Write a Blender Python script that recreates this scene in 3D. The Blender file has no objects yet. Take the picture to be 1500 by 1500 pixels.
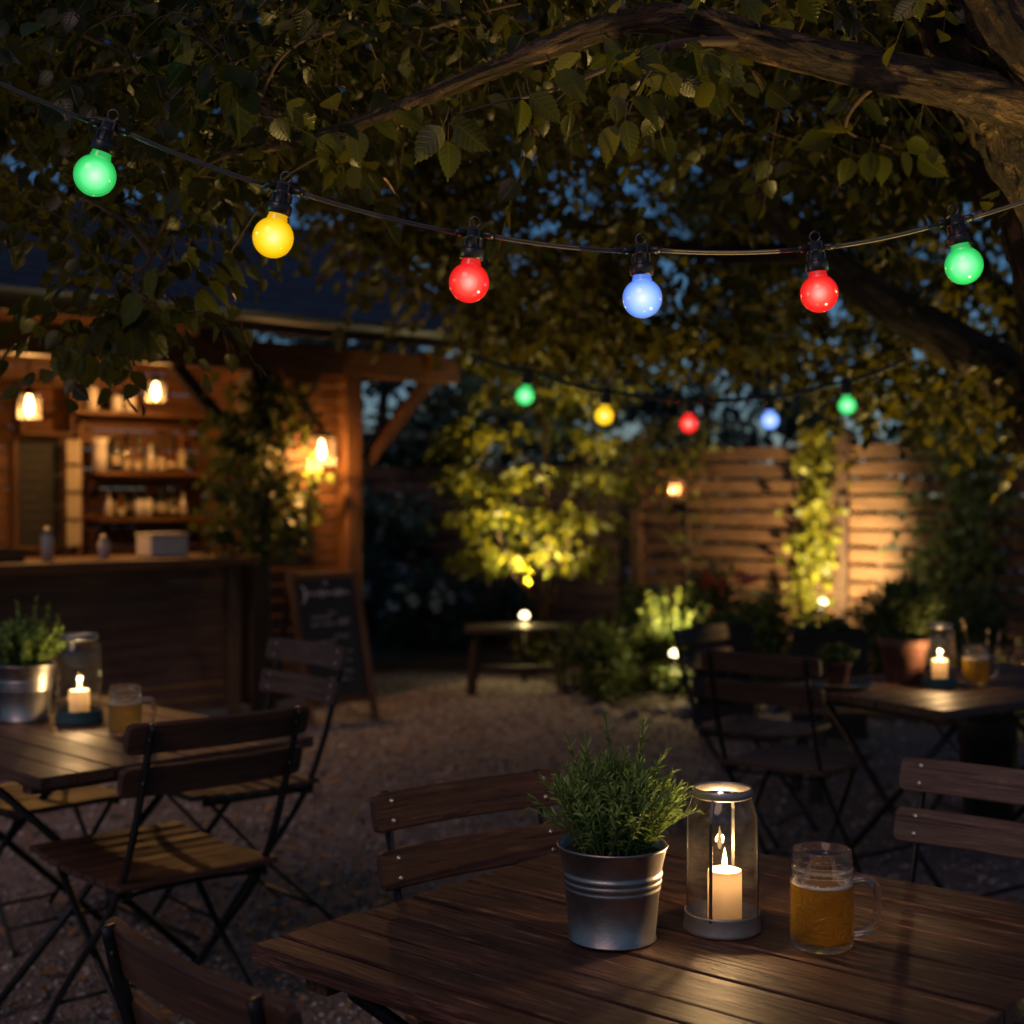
import bpy, math, random
import numpy as np
from mathutils import Vector, Matrix, noise as mnoise

random.seed(7)
RNG = np.random.default_rng(11)
PI = math.pi
SC = bpy.context.scene
COL = SC.collection
V = Vector

# ------------------------------------------------------------------ camera model
FPX, CAMH = 2083.0, 1.45
PITCH = math.atan(25 / FPX)
def P(px, py, Y):
    """world point seen at photo pixel (px,py) standing at distance Y"""
    dx = (px - 750) / FPX; dz = (750 - py) / FPX
    y = math.cos(PITCH) + dz * math.sin(PITCH); z = dz * math.cos(PITCH) - math.sin(PITCH)
    t = Y / y
    return V((dx * t, Y, CAMH + z * t))

# ------------------------------------------------------------------ tagging
def tag(o, label=None, cat=None, group=None, kind=None):
    if label: o['label'] = label
    if cat: o['category'] = cat
    if group: o['group'] = group
    if kind: o['kind'] = kind
    return o
def empty(name, loc, rz=0, label=None, cat=None, group=None):
    o = bpy.data.objects.new(name, None); COL.objects.link(o)
    o.location = loc; o.rotation_euler = (0, 0, rz); o.empty_display_size = .1
    return tag(o, label, cat, group)
def copy_tree(o, parent=None):
    c = o.copy(); COL.objects.link(c)
    if parent is not None: c.parent = parent
    for ch in list(o.children): copy_tree(ch, c)
    return c

# ------------------------------------------------------------------ mesh building
def np_mesh(name, verts, quads=None, tris=None, attrs=None, smooth=False):
    me = bpy.data.meshes.new(name)
    verts = np.asarray(verts, dtype=np.float32)
    quads = np.zeros((0, 4), int) if quads is None or len(quads) == 0 else np.asarray(quads)
    tris = np.zeros((0, 3), int) if tris is None or len(tris) == 0 else np.asarray(tris)
    me.vertices.add(len(verts)); me.vertices.foreach_set('co', verts.ravel())
    li = np.concatenate([quads.ravel(), tris.ravel()]).astype(np.int32)
    me.loops.add(len(li)); me.loops.foreach_set('vertex_index', li)
    nq, nt = len(quads), len(tris)
    me.polygons.add(nq + nt)
    st = np.concatenate([np.arange(nq) * 4, nq * 4 + np.arange(nt) * 3]).astype(np.int32)
    me.polygons.foreach_set('loop_start', st)
    me.polygons.foreach_set('use_smooth', np.full(nq + nt, smooth, dtype=bool))
    for k, a in (attrs or {}).items():
        a = np.asarray(a, dtype=np.float32)
        at = me.attributes.new(k, 'FLOAT_VECTOR', 'POINT'); at.data.foreach_set('vector', a.ravel())
    me.update(calc_edges=True); me.validate()
    return me

class MB:
    """collects shapes; build() links them as ONE mesh object. every vertex carries 'gco' = grain coordinates"""
    def __init__(s): s.v = []; s.g = []; s.f = []; s.sm = []
    def add(s, verts, faces, g=None, smooth=False):
        n = len(s.v)
        s.v += [tuple(p) for p in verts]
        s.g += [tuple(p) for p in (g if g is not None else verts)]
        s.f += [tuple(n + i for i in f) for f in faces]; s.sm += [smooth] * len(faces)
    def box(s, c, size, rot=None, taper=None):
        """box of full sizes about c; rot a 3x3/Matrix"""
        sx, sy, sz = [q / 2 for q in size]
        co = [V((x, y, z)) for x in (-sx, sx) for y in (-sy, sy) for z in (-sz, sz)]
        fs = [(0, 1, 3, 2), (4, 6, 7, 5), (0, 4, 5, 1), (2, 3, 7, 6), (0, 2, 6, 4), (1, 5, 7, 3)]
        ax = sorted(range(3), key=lambda i: -size[i]); off = random.uniform(0, 60)
        g = [(p[ax[0]] + off, p[ax[1]] + off * .37, p[ax[2]] + off * .71) for p in co]
        if rot is not None: co = [rot @ p for p in co]
        s.add([p + V(c) for p in co], fs, g)
    def bar(s, p0, p1, w, h, up=(0, 0, 1)):
        p0, p1 = V(p0), V(p1); d = p1 - p0; L = d.length; x = d.normalized()
        y = V(up).cross(x)
        if y.length < 1e-4: y = V((0, 1, 0)).cross(x)
        y.normalize(); z = x.cross(y)
        s.box((p0 + p1) / 2, (L, w, h), Matrix((x, y, z)).transposed())
    def tube(s, pts, rad, seg=8, cap=True, smooth=True, flat=1.0, jit=0.0, bark=0.0):
        pts = [V(p) for p in pts]; n = len(pts)
        if not hasattr(rad, '__len__'): rad = [rad] * n
        ups = None; rings = []; g = []; L = 0; off = random.uniform(0, 50)
        for i, p in enumerate(pts):
            t = (pts[min(i + 1, n - 1)] - pts[max(i - 1, 0)]).normalized()
            if ups is None:
                a = V((0, 0, 1)) if abs(t.z) < .9 else V((1, 0, 0))
                ups = (a - t * a.dot(t)).normalized()
            else: ups = (ups - t * ups.dot(t)).normalized()
            b = t.cross(ups)
            if i: L += (pts[i] - pts[i - 1]).length
            for k in range(seg):
                an = 2 * PI * k / seg; r = rad[i] * (1 + random.uniform(-jit, jit))
                if bark:
                    q = V((math.cos(an) * 3.2, math.sin(an) * 3.2, L * 5 + off)); f = rad[i] / .05
                    r += bark * rad[i] * (1.1 * mnoise.noise(q * .35) + 1.0 * abs(mnoise.noise(V((q.x * 2.2, q.y * 2.2, q.z * 1.1)))) - .8 * abs(mnoise.noise(V((q.x * 5, q.y * 5, q.z * 3)))))
                rings.append(p + ups * math.cos(an) * r * flat + b * math.sin(an) * r)
                g.append((L + off, math.cos(an) * rad[i] + off * .3, math.sin(an) * rad[i] + off * .7))
        fs = []
        for i in range(n - 1):
            for k in range(seg):
                k2 = (k + 1) % seg
                fs.append((i * seg + k, i * seg + k2, (i + 1) * seg + k2, (i + 1) * seg + k))
        if cap: fs += [tuple(range(seg))[::-1], tuple((n - 1) * seg + k for k in range(seg))]
        s.add(rings, fs, g, smooth)
    def lathe(s, prof, seg=32, c=(0, 0, 0), rz=0, smooth=True, closed=False):
        c = V(c); vs = []; fs = []; n = len(prof); g = []
        for r, z in prof:
            for k in range(seg):
                an = rz + 2 * PI * k / seg
                vs.append(c + V((math.cos(an) * r, math.sin(an) * r, z))); g.append((math.cos(an) * r, math.sin(an) * r, z))
        for i in range(n if closed else n - 1):
            j = (i + 1) % n
            for k in range(seg):
                k2 = (k + 1) % seg
                fs.append((i * seg + k, i * seg + k2, j * seg + k2, j * seg + k))
        if not closed:
            if prof[0][0] > 1e-5 and prof[0][0] < 0: pass
        s.add(vs, fs, g, smooth)
    def sphere(s, c, r, seg=20, ring=12, sc=(1, 1, 1)):
        pr = [(max(1e-5, math.sin(PI * i / ring)) * r, -math.cos(PI * i / ring) * r) for i in range(ring + 1)]
        n0 = len(s.v); s.lathe(pr, seg)
        for i in range(n0, len(s.v)):
            p = s.v[i]; s.v[i] = (p[0] * sc[0] + c[0], p[1] * sc[1] + c[1], p[2] * sc[2] + c[2])
    def build(s, name, mat, parent=None, bevel=0, off=None, bseg=2):
        me = bpy.data.meshes.new(name)
        vs = s.v if off is None else [(p[0] - off[0], p[1] - off[1], p[2] - off[2]) for p in s.v]
        me.from_pydata(vs, [], s.f)
        me.polygons.foreach_set('use_smooth', s.sm)
        at = me.attributes.new('gco', 'FLOAT_VECTOR', 'POINT')
        at.data.foreach_set('vector', np.asarray(s.g, dtype=np.float32).ravel())
        me.materials.append(mat); me.update()
        o = bpy.data.objects.new(name, me); COL.objects.link(o)
        if parent is not None: o.parent = parent
        if bevel:
            b = o.modifiers.new('bev', 'BEVEL'); b.width = bevel; b.segments = bseg; b.limit_method = 'ANGLE'; b.angle_limit = .7
        return o

# ------------------------------------------------------------------ materials
class NT:
    def __init__(s, name):
        s.m = bpy.data.materials.new(name); s.m.use_nodes = True; s.t = s.m.node_tree; s.t.nodes.clear()
        s.out = s.n('ShaderNodeOutputMaterial')
    def n(s, typ, **kw):
        nd = s.t.nodes.new(typ)
        for k, v in kw.items():
            if k.startswith('i_'): nd.inputs[k[2:].replace('_', ' ')].default_value = v
            else: setattr(nd, k, v)
        return nd
    def l(s, a, b): s.t.links.new(a, b)
    def ramp(s, fac, stops):
        r = s.n('ShaderNodeValToRGB'); e = r.color_ramp.elements
        while len(e) < len(stops): e.new(.5)
        for q, (p, c) in zip(e, stops): q.position = p; q.color = (*c, 1) if len(c) == 3 else c
        s.l(fac, r.inputs[0]); return r.outputs[0]
    def noise(s, vec, scale, detail=4, rough=.55, dist=0.0):
        n = s.n('ShaderNodeTexNoise'); n.inputs['Scale'].default_value = scale; n.inputs['Detail'].default_value = detail
        n.inputs['Roughness'].default_value = rough; n.inputs['Distortion'].default_value = dist
        if vec is not None: s.l(vec, n.inputs['Vector'])
        return n.outputs['Fac']
    def mapv(s, vec, sc):
        m = s.n('ShaderNodeMapping'); m.inputs['Scale'].default_value = sc; s.l(vec, m.inputs[0]); return m.outputs[0]
    def math(s, op, a, b=None, c=None):
        m = s.n('ShaderNodeMath', operation=op)
        for i, q in enumerate((a, b, c)):
            if q is None: continue
            if isinstance(q, (int, float)): m.inputs[i].default_value = q
            else: s.l(q, m.inputs[i])
        return m.outputs[0]
    def mix(s, f, a, b, mode='MIX'):
        m = s.n('ShaderNodeMix', data_type='RGBA', blend_type=mode)
        for q, inp in ((f, m.inputs[0]), (a, m.inputs[6]), (b, m.inputs[7])):
            if isinstance(q, (int, float)): inp.default_value = q
            elif isinstance(q, tuple): inp.default_value = (*q, 1) if len(q) == 3 else q
            else: s.l(q, inp)
        return m.outputs[2]
    def bump(s, h, strength=.5, dist=.01):
        b = s.n('ShaderNodeBump'); b.inputs['Strength'].default_value = strength; b.inputs['Distance'].default_value = dist
        s.l(h, b.inputs['Height']); return b.outputs[0]
    def pr(s, **kw):
        p = s.n('ShaderNodeBsdfPrincipled')
        for k, v in kw.items():
            inp = p.inputs[k.replace('_', ' ')]
            if hasattr(v, 'is_output'): s.l(v, inp)
            elif isinstance(v, tuple) and len(v) == 3 and inp.type == 'RGBA': inp.default_value = (*v, 1)
            else: inp.default_value = v
        return p
    def attr(s, name): return s.n('ShaderNodeAttribute', attribute_name=name).outputs['Vector']
    def done(s, sh):
        s.l(sh.outputs[0] if hasattr(sh, 'outputs') else sh, s.out.inputs[0]); return s.m

def wood(name, dark, mid, light, rough=.55, bump=.5, wear=0.0, gs=1.0, lo=.42):
    t = NT(name); g = t.attr('gco')
    base = t.noise(t.mapv(g, (2.2 * gs, 26 * gs, 26 * gs)), 1, 6, .6, .9)
    fine = t.noise(t.mapv(g, (7 * gs, 230 * gs, 230 * gs)), 1, 4, .65, .2)
    crack = t.noise(t.mapv(g, (3.2 * gs, 95 * gs, 95 * gs)), 1, 5, .7, 1.3)
    blot = t.noise(t.mapv(g, (1.3, 4, 4)), 1.4, 3)
    c = t.ramp(base, [(.30, dark), (.5, mid), (.72, light)])
    c = t.mix(t.math('MULTIPLY', t.ramp(fine, [(.35, (1, 1, 1)), (.6, (0, 0, 0))]), .6), c, tuple(q * .35 for q in dark), 'MIX')
    cr = t.ramp(crack, [(.30, (1, 1, 1)), (lo, (0, 0, 0))])
    c = t.mix(cr, c, tuple(q * .25 for q in dark))
    c = t.mix(t.math('MULTIPLY', blot, .8), c, t.mix(.5, c, (dark[0] * .5, dark[1] * .5, dark[2] * .5)))
    if wear:
        w = t.ramp(t.noise(t.mapv(g, (3, 30, 30)), 2.2, 6, .7), [(.56, (0, 0, 0)), (.72, (1, 1, 1))])
        c = t.mix(t.math('MULTIPLY', w, wear), c, tuple(min(1, q * 1.9 + .02) for q in light))
    h = t.math('SUBTRACT', t.math('ADD', t.math('MULTIPLY', base, .6), t.math('MULTIPLY', fine, .35)), t.math('MULTIPLY', cr, .8))
    r = t.math('ADD', t.math('ADD', t.math('MULTIPLY', fine, .3), t.math('MULTIPLY', blot, .35)), rough - .32)
    return t.done(t.pr(Base_Color=c, Roughness=r, Normal=t.bump(h, bump, .006), Specular_IOR_Level=.4))

def metal(name, col, rough=.4, metallic=1.0, noise=.3, scale=30, bump=.15):
    t = NT(name); tc = t.n('ShaderNodeTexCoord').outputs['Object']
    n = t.noise(tc, scale, 5, .6); n2 = t.noise(tc, scale * 5, 3, .7)
    c = t.mix(t.math('MULTIPLY', n, 1), tuple(q * (1 - noise) for q in col), tuple(min(1, q * (1 + noise)) for q in col))
    r = t.math('ADD', t.math('MULTIPLY', n2, .3), rough - .15)
    return t.done(t.pr(Base_Color=c, Roughness=r, Metallic=metallic, Normal=t.bump(n2, bump, .002)))

def plain(name, col, rough=.6, noise=.25, scale=20, bump=.2, **kw):
    t = NT(name); tc = t.n('ShaderNodeTexCoord').outputs['Object']
    n = t.noise(tc, scale, 5, .6)
    c = t.mix(n, tuple(q * (1 - noise) for q in col), tuple(q * (1 + noise) for q in col))
    return t.done(t.pr(Base_Color=c, Roughness=rough, Normal=t.bump(n, bump, .004), **kw))

def leafmat(name, dark, light, trans, tw=.45, rough=.45, vein=.6):
    """gco = (x across -1..1, y along 0..1, random per leaf)"""
    t = NT(name); g = t.attr('gco'); sp = t.n('ShaderNodeSeparateXYZ'); t.l(g, sp.inputs[0])
    ax = t.math('ABSOLUTE', sp.outputs[0]); y = sp.outputs[1]; rnd = sp.outputs[2]
    mid = t.math('SUBTRACT', 1.0, t.math('MINIMUM', t.math('MULTIPLY', ax, 14), 1))
    sv = t.math('SINE', t.math('MULTIPLY', t.math('SUBTRACT', y, t.math('MULTIPLY', ax, .22)), 46))
    sv = t.math('POWER', t.math('MAXIMUM', sv, 0), 8)
    ve = t.math('MAXIMUM', mid, t.math('MULTIPLY', sv, .55))
    n = t.noise(t.n('ShaderNodeTexCoord').outputs['Object'], 60, 4)
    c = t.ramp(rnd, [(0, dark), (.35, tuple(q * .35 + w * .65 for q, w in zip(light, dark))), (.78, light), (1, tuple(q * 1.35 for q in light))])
    c = t.mix(t.math('MULTIPLY', n, .5), c, t.mix(.5, c, tuple(q * .3 for q in dark)))
    c = t.mix(t.math('MULTIPLY', ve, vein), c, tuple(q * 1.9 for q in light))
    p = t.pr(Base_Color=c, Roughness=rough, Normal=t.bump(t.math('SUBTRACT', n, ve), .35, .002), Specular_IOR_Level=.4)
    tr = t.n('ShaderNodeBsdfTranslucent'); tc = t.mix(.5, c, trans); tc = t.mix(.4, tc, trans, 'MIX'); t.l(tc, tr.inputs[0])
    ms = t.n('ShaderNodeMixShader'); ms.inputs[0].default_value = tw; t.l(p.outputs[0], ms.inputs[1]); t.l(tr.outputs[0], ms.inputs[2])
    return t.done(ms)

def thin_glass(name, tint=(.96, .97, .96), refl=1.0, dirt=0.0, ior=1.5):
    t = NT(name)
    tr = t.n('ShaderNodeBsdfTransparent'); tr.inputs[0].default_value = (*tint, 1)
    gl = t.n('ShaderNodeBsdfGlossy'); gl.inputs['Roughness'].default_value = .02
    ge = t.n('ShaderNodeNewGeometry'); dt = t.n('ShaderNodeVectorMath', operation='DOT_PRODUCT'); t.l(ge.outputs['Normal'], dt.inputs[0]); t.l(ge.outputs['Incoming'], dt.inputs[1])
    f = t.math('POWER', t.math('SUBTRACT', 1.0, t.math('MINIMUM', t.math('ABSOLUTE', dt.outputs['Value']), 1)), 4.0)
    f = t.math('MINIMUM', t.math('ADD', t.math('MULTIPLY', f, .9), .045 * refl), 1)
    ms = t.n('ShaderNodeMixShader'); t.l(f, ms.inputs[0]); t.l(tr.outputs[0], ms.inputs[1]); t.l(gl.outputs[0], ms.inputs[2])
    sh = ms
    if dirt:
        tc = t.n('ShaderNodeTexCoord').outputs['Object']
        sp = t.n('ShaderNodeTexVoronoi'); sp.inputs['Scale'].default_value = 170; t.l(tc, sp.inputs['Vector'])
        dots = t.ramp(sp.outputs['Distance'], [(.08, (1, 1, 1)), (.16, (0, 0, 0))])
        msk = t.ramp(t.noise(tc, 40, 3), [(.5, (0, 0, 0)), (.62, (1, 1, 1))])
        haze = t.ramp(t.noise(tc, 14, 5, .7), [(.35, (.0, .0, .0)), (.8, (1, 1, 1))])
        fac = t.math('MULTIPLY', t.math('ADD', t.math('MULTIPLY', t.math('MULTIPLY', dots, msk), 4.0), haze), dirt)
        df = t.n('ShaderNodeBsdfTranslucent'); df.inputs[0].default_value = (.8, .75, .68, 1)
        m2 = t.n('ShaderNodeMixShader'); t.l(fac, m2.inputs[0]); t.l(ms.outputs[0], m2.inputs[1]); t.l(df.outputs[0], m2.inputs[2]); sh = m2
    return t.done(sh)

def emit(name, col, strength):
    t = NT(name); e = t.n('ShaderNodeEmission'); e.inputs[0].default_value = (*col, 1); e.inputs[1].default_value = strength
    return t.done(e)

def bulbmat(name, rim, mid, core, hot, s=1.0):
    t = NT(name); lw = t.n('ShaderNodeLayerWeight'); lw.inputs[0].default_value = .5
    g = t.n('ShaderNodeSeparateXYZ'); t.l(t.attr('gco'), g.inputs[0])
    c = t.ramp(lw.outputs['Facing'], [(0, hot), (.035, tuple(.45 * a + .55 * b for a, b in zip(hot, core))), (.12, core), (.34, mid), (.72, rim), (1, mid)])
    neck = t.math('MULTIPLY', t.math('SUBTRACT', g.outputs[2], .024), 140); neck = t.math('MINIMUM', t.math('MAXIMUM', neck, 0), .9)
    c = t.mix(neck, c, tuple(q * .75 for q in rim))
    return t.done(t.pr(Base_Color=tuple(q * .5 for q in rim), Roughness=.12, Emission_Color=c, Emission_Strength=s * 1.12, Coat_Weight=.6, Coat_Roughness=.06))

M = {}
M['table'] = wood('dark_table_wood', (.024, .0085, .0046), (.094, .037, .021), (.20, .096, .058), .50, .9, .8, 1.45, lo=.47)
M['table2'] = wood('brown_table_wood', (.05, .025, .015), (.12, .062, .036), (.19, .10, .062), .5, .6, .4)
M['slat'] = wood('chair_slat_wood', (.04, .020, .013), (.088, .038, .022), (.145, .070, .042), .5, .6, .35)
M['slat_pale'] = wood('weathered_slat_wood', (.055, .035, .03), (.11, .07, .06), (.17, .115, .10), .6, .6, .4)
M['hut'] = wood('hut_timber', (.055, .022, .008), (.16, .068, .024), (.26, .12, .045), .6, .6, .2)
M['hutdark'] = wood('dark_stained_boards', (.022, .012, .010), (.042, .022, .017), (.065, .036, .028), .6, .5, .2)
M['counter'] = wood('counter_boards', (.09, .044, .028), (.19, .10, .062), (.27, .15, .095), .6, .5, .2)
M['fence'] = wood('fence_boards', (.036, .018, .009), (.095, .047, .023), (.165, .088, .045), .7, .7, .25)
M['steel'] = metal('black_steel', (.018, .018, .02), .45, .6, .3, 60)
M['strut'] = metal('dark_zinc_strut', (.13, .125, .12), .35, .9)
M['galv'] = metal('galvanised_steel', (.36, .345, .335), .40, 1.0, .38, 38, .2)
M['zinc'] = metal('aged_zinc', (.40, .37, .34), .42, .75, .35, 50, .15)
M['teal'] = plain('teal_painted_metal', (.03, .09, .10), .4)
M['screw'] = metal('screw_steel', (.6, .55, .5), .3, 1.0, .2, 80)
M['black'] = plain('black_rubber', (.022, .022, .024), .33, .3, 120, .1)
M['cable'] = plain('black_cable', (.07, .065, .065), .5, .2, 60, .1)
M['wire'] = metal('loop_wire', (.12, .12, .12), .35)
M['glass'] = thin_glass('lantern_glass', refl=1.3, dirt=.008)
M['glass_clean'] = thin_glass('clear_glass', refl=1.2)
M['wick'] = plain('wick', (.02, .015, .01), .9)
M['soil'] = plain('potting_soil', (.025, .018, .012), .95, .5, 90, .8)
M['terra'] = plain('terracotta', (.115, .045, .030), .8, .3, 25, .3)
M['roof'] = plain('slate_shingle', (.020, .026, .038), .55, .4, 9, .3)
M['gutter'] = metal('dark_gutter', (.10, .12, .15), .35, .7, .2)
M['slateboard'] = plain('blackboard', (.012, .012, .013), .7, .3, 12, .1)
M['chalkdim'] = plain('faded_chalk', (.14, .12, .11), .95)
M['chalk'] = plain('chalk', (.55, .50, .52), .95)
M['paper'] = plain('paper', (.40, .33, .24), .8, .5, 9)
M['amberglass'] = plain('amber_bottle_glass', (.10, .03, .006), .1, .2, Coat_Weight=.5)
M['greenglass'] = plain('green_bottle_glass', (.02, .05, .018), .1, .2, Coat_Weight=.5)
M['ceramic'] = plain('white_ceramic', (.62, .56, .50), .35, .08)
M['darkglass'] = plain('dark_bottle_glass', (.015, .018, .012), .1, .2, Coat_Weight=.5)
M['stone'] = plain('edging_stone', (.20, .18, .16), .85, .35, 12, .6)
M['flower_red'] = plain('red_petals', (.42, .03, .025), .6, .3)
M['flower_blue'] = plain('blue_white_petals', (.46, .56, .70), .6, .2)
M['flower_pink'] = plain('pink_lavender_petals', (.42, .25, .24), .7, .3)
M['filament'] = emit('lamp_bulb_glow', (1, .60, .24), 22)
M['spotlens'] = emit('spot_lens_glow', (1, .78, .42), 7)
M['flame'] = emit('candle_flame', (1, .60, .20), 14)

t = NT('candle_wax'); 
p_ = t.pr(Base_Color=(.80, .68, .50), Roughness=.45)
tl_ = t.n('ShaderNodeBsdfTranslucent'); tl_.inputs[0].default_value = (.95, .70, .42, 1)
ms_ = t.n('ShaderNodeMixShader'); ms_.inputs[0].default_value = .5; t.l(p_.outputs[0], ms_.inputs[1]); t.l(tl_.outputs[0], ms_.inputs[2])
M['wax'] = t.done(ms_)
t = NT('mug_glass')
tc = t.n('ShaderNodeTexCoord').outputs['Object']
g_ = t.n('ShaderNodeBsdfGlass'); g_.inputs['IOR'].default_value = 1.45; g_.inputs['Roughness'].default_value = 0.0
nz = t.noise(tc, 42, 2, .5, 1.5); zz = t.n('ShaderNodeSeparateXYZ'); t.l(tc, zz.inputs[0])
low = t.ramp(zz.outputs[2], [(.020, (0, 0, 0)), (.026, (1, 1, 1)), (.088, (1, 1, 1)), (.094, (0, 0, 0))])
t.l(t.bump(t.math('MULTIPLY', low, t.ramp(nz, [(.48, (0, 0, 0)), (.55, (1, 1, 1)), (.63, (0, 0, 0))])), .55, .003), g_.inputs['Normal'])
tr_ = t.n('ShaderNodeBsdfTransparent'); ms_ = t.n('ShaderNodeMixShader'); ms_.inputs[0].default_value = .42
t.l(g_.outputs[0], ms_.inputs[1]); t.l(tr_.outputs[0], ms_.inputs[2])
M['mugglass'] = t.done(ms_)
t = NT('handle_glass'); g_ = t.n('ShaderNodeBsdfGlass'); g_.inputs['IOR'].default_value = 1.48; M['handleglass'] = t.done(g_)
t = NT('lager_beer')
g_ = t.n('ShaderNodeBsdfGlass'); g_.inputs['IOR'].default_value = 1.33; g_.inputs[0].default_value = (1, .84, .26, 1)
tl_ = t.n('ShaderNodeBsdfTranslucent'); tl_.inputs[0].default_value = (1, .66, .09, 1)
df_ = t.n('ShaderNodeBsdfDiffuse'); df_.inputs[0].default_value = (.85, .50, .07, 1)
tr_ = t.n('ShaderNodeBsdfTransparent'); tr_.inputs[0].default_value = (1, .70, .16, 1)
a_ = t.n('ShaderNodeMixShader'); a_.inputs[0].default_value = .5; t.l(tl_.outputs[0], a_.inputs[1]); t.l(df_.outputs[0], a_.inputs[2])
c_ = t.n('ShaderNodeMixShader'); c_.inputs[0].default_value = .35; t.l(g_.outputs[0], c_.inputs[1]); t.l(tr_.outputs[0], c_.inputs[2])
b_ = t.n('ShaderNodeMixShader'); b_.inputs[0].default_value = .17; t.l(c_.outputs[0], b_.inputs[1]); t.l(a_.outputs[0], b_.inputs[2])
M['beer'] = t.done(b_)
M['foam'] = plain('beer_foam', (.75, .66, .52), .7, .15, 300, .4)
t = NT('frosted_lamp_glass')
M['lampglass'] = thin_glass('lamp_glass', (1, .95, .88), 1.3, .09)

t = NT('tree_bark'); g = t.attr('gco')
b1 = t.noise(t.mapv(g, (9, 34, 34)), 1, 7, .68, .8); b2 = t.noise(t.mapv(g, (40, 90, 90)), 1, 4, .6)
cr = t.ramp(b1, [(.36, (0, 0, 0)), (.56, (1, 1, 1))])
c = t.mix(cr, (.006, .0038, .0025), (.150, .086, .038)); c = t.mix(t.math('MULTIPLY', b2, .6), c, (.035, .022, .012))
M['bark'] = t.done(t.pr(Base_Color=c, Roughness=.85, Normal=t.bump(t.math('ADD', cr, t.math('MULTIPLY', b2, .35)), 1.0, .045)))
M['twig'] = plain('twig_bark', (.06, .038, .022), .8)
M['stem'] = plain('green_stem', (.10, .14, .04), .7)
M['leaf'] = leafmat('canopy_leaf', (.002, .0045, .0015), (.032, .043, .0055), (.18, .17, .010), .36, .34)
M['leaflit'] = leafmat('lit_canopy_leaf', (.018, .028, .005), (.082, .095, .011), (.26, .24, .015), .36, .36, .7)  # brighter canopy leaf: light on the sharp leaves put into its colour
M['leafmid'] = leafmat('canopy_leaf_olive', (.003, .006, .002), (.056, .064, .007), (.22, .19, .012), .34, .45)
M['leafgold'] = leafmat('young_tree_leaf', (.030, .042, .006), (.125, .135, .014), (.30, .26, .018), .45, .5)
M['leafdark'] = leafmat('dark_leaf', (.018, .046, .040), (.055, .115, .098), (.06, .12, .08), .25, .5)
M['leafbush'] = leafmat('bush_leaf', (.028, .050, .014), (.075, .11, .026), (.15, .19, .03), .35, .5)
M['leafivy'] = leafmat('ivy_leaf', (.035, .06, .014), (.10, .13, .03), (.22, .24, .04), .38, .4)
M['needle'] = leafmat('rosemary_needle', (.07, .15, .04), (.32, .48, .11), (.26, .36, .07), .35, .5, .1)
M['grassy'] = leafmat('grass_blade', (.035, .06, .018), (.09, .13, .035), (.18, .24, .05), .3, .5, .1)
M['fallen'] = leafmat('fallen_leaf', (.14, .06, .015), (.42, .20, .04), (.40, .2, .04), .15, .6)

t = NT('gravel_ground'); tc = t.n('ShaderNodeTexCoord').outputs['Object']
vo = t.n('ShaderNodeTexVoronoi'); vo.inputs['Scale'].default_value = 62; t.l(tc, vo.inputs['Vector'])
n1 = t.noise(tc, 1.1, 5, .6); n2 = t.noise(tc, 240, 3); n3 = t.noise(tc, 9, 4, .6)
c = t.mix(t.ramp(n1, [(.35, (0, 0, 0)), (.65, (1, 1, 1))]), (.105, .095, .093), (.23, .205, .202))
c = t.mix(.5, c, t.mix(vo.outputs['Color'], c, (.38, .31, .29), 'MIX'), 'MIX')
c = t.mix(t.ramp(n3, [(.4, (.6, .6, .6)), (.6, (0, 0, 0))]), c, (.10, .078, .070))
M['gravel'] = t.done(t.pr(Base_Color=c, Roughness=.9, Normal=t.bump(t.math('ADD', vo.outputs['Distance'], t.math('MULTIPLY', n3, .8)), .9, .02)))
t = NT('pebble'); g = t.attr('gco'); sp = t.n('ShaderNodeSeparateXYZ'); t.l(g, sp.inputs[0])
M['pebble'] = t.done(t.pr(Base_Color=t.ramp(sp.outputs[2], [(0, (.07, .06, .057)), (.6, (.27, .235, .225)), (1, (.55, .48, .46))]), Roughness=.85))
M['bed'] = plain('bed_soil', (.035, .026, .018), .95, .5, 18, 1.0)

# ------------------------------------------------------------------ leaves (vectorised)
LT = np.array([(0, 0, 0), (0, .36, 0), (0, .72, 0), (0, 1.0, -.06), (-.33, .26, .07), (-.30, .60, .06), (.33, .26, .07), (.30, .60, .06)], float)
LQ = np.array([(4, 0, 1, 1), (4, 1, 2, 5), (5, 2, 3, 3), (0, 6, 1, 1), (1, 6, 7, 2), (2, 7, 3, 3)])
def serrated(n=9):
    """detailed leaf: toothed outline, drawn-out tip, folded along the midrib"""
    vs = []; fs = []
    ys = [i / n for i in range(n + 1)]
    prof = lambda y: .36 * math.sin(PI * min(1, y / .92) ** .72) ** .8 * (1 - .55 * max(0, y - .8) / .2) if y < 1 else 0
    cen = [(0, y, -.10 * y * y) for y in ys]
    vs += cen
    L = []; R = []
    for side, lst in ((-1, L), (1, R)):
        for i in range(n):
            y0 = ys[i]; w0 = prof(y0 + .0001) if i else .03
            for dy, tooth in ((0.0, 0.0), (.6, .035)):
                y = y0 + dy / n * 1.0
                w = (prof(y) if i or dy else .02) + tooth
                vs.append((side * w, y + (tooth * .8), -.10 * y * y + .20 * w)); lst.append(len(vs) - 1)
    for lst, side in ((L, -1), (R, 1)):
        for i in range(n):
            a, b = lst[2 * i], lst[2 * i + 1]
            c = lst[2 * i + 2] if i + 1 < n else n
            f = [(i, i + 1, b, a), (i + 1, c, b, b)] if i + 1 < n else [(i, i + 1, b, a)]
            fs += f if side > 0 else [q[::-1] for q in f]
    return np.array(vs, float), fs
ST, SF = serrated()
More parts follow.
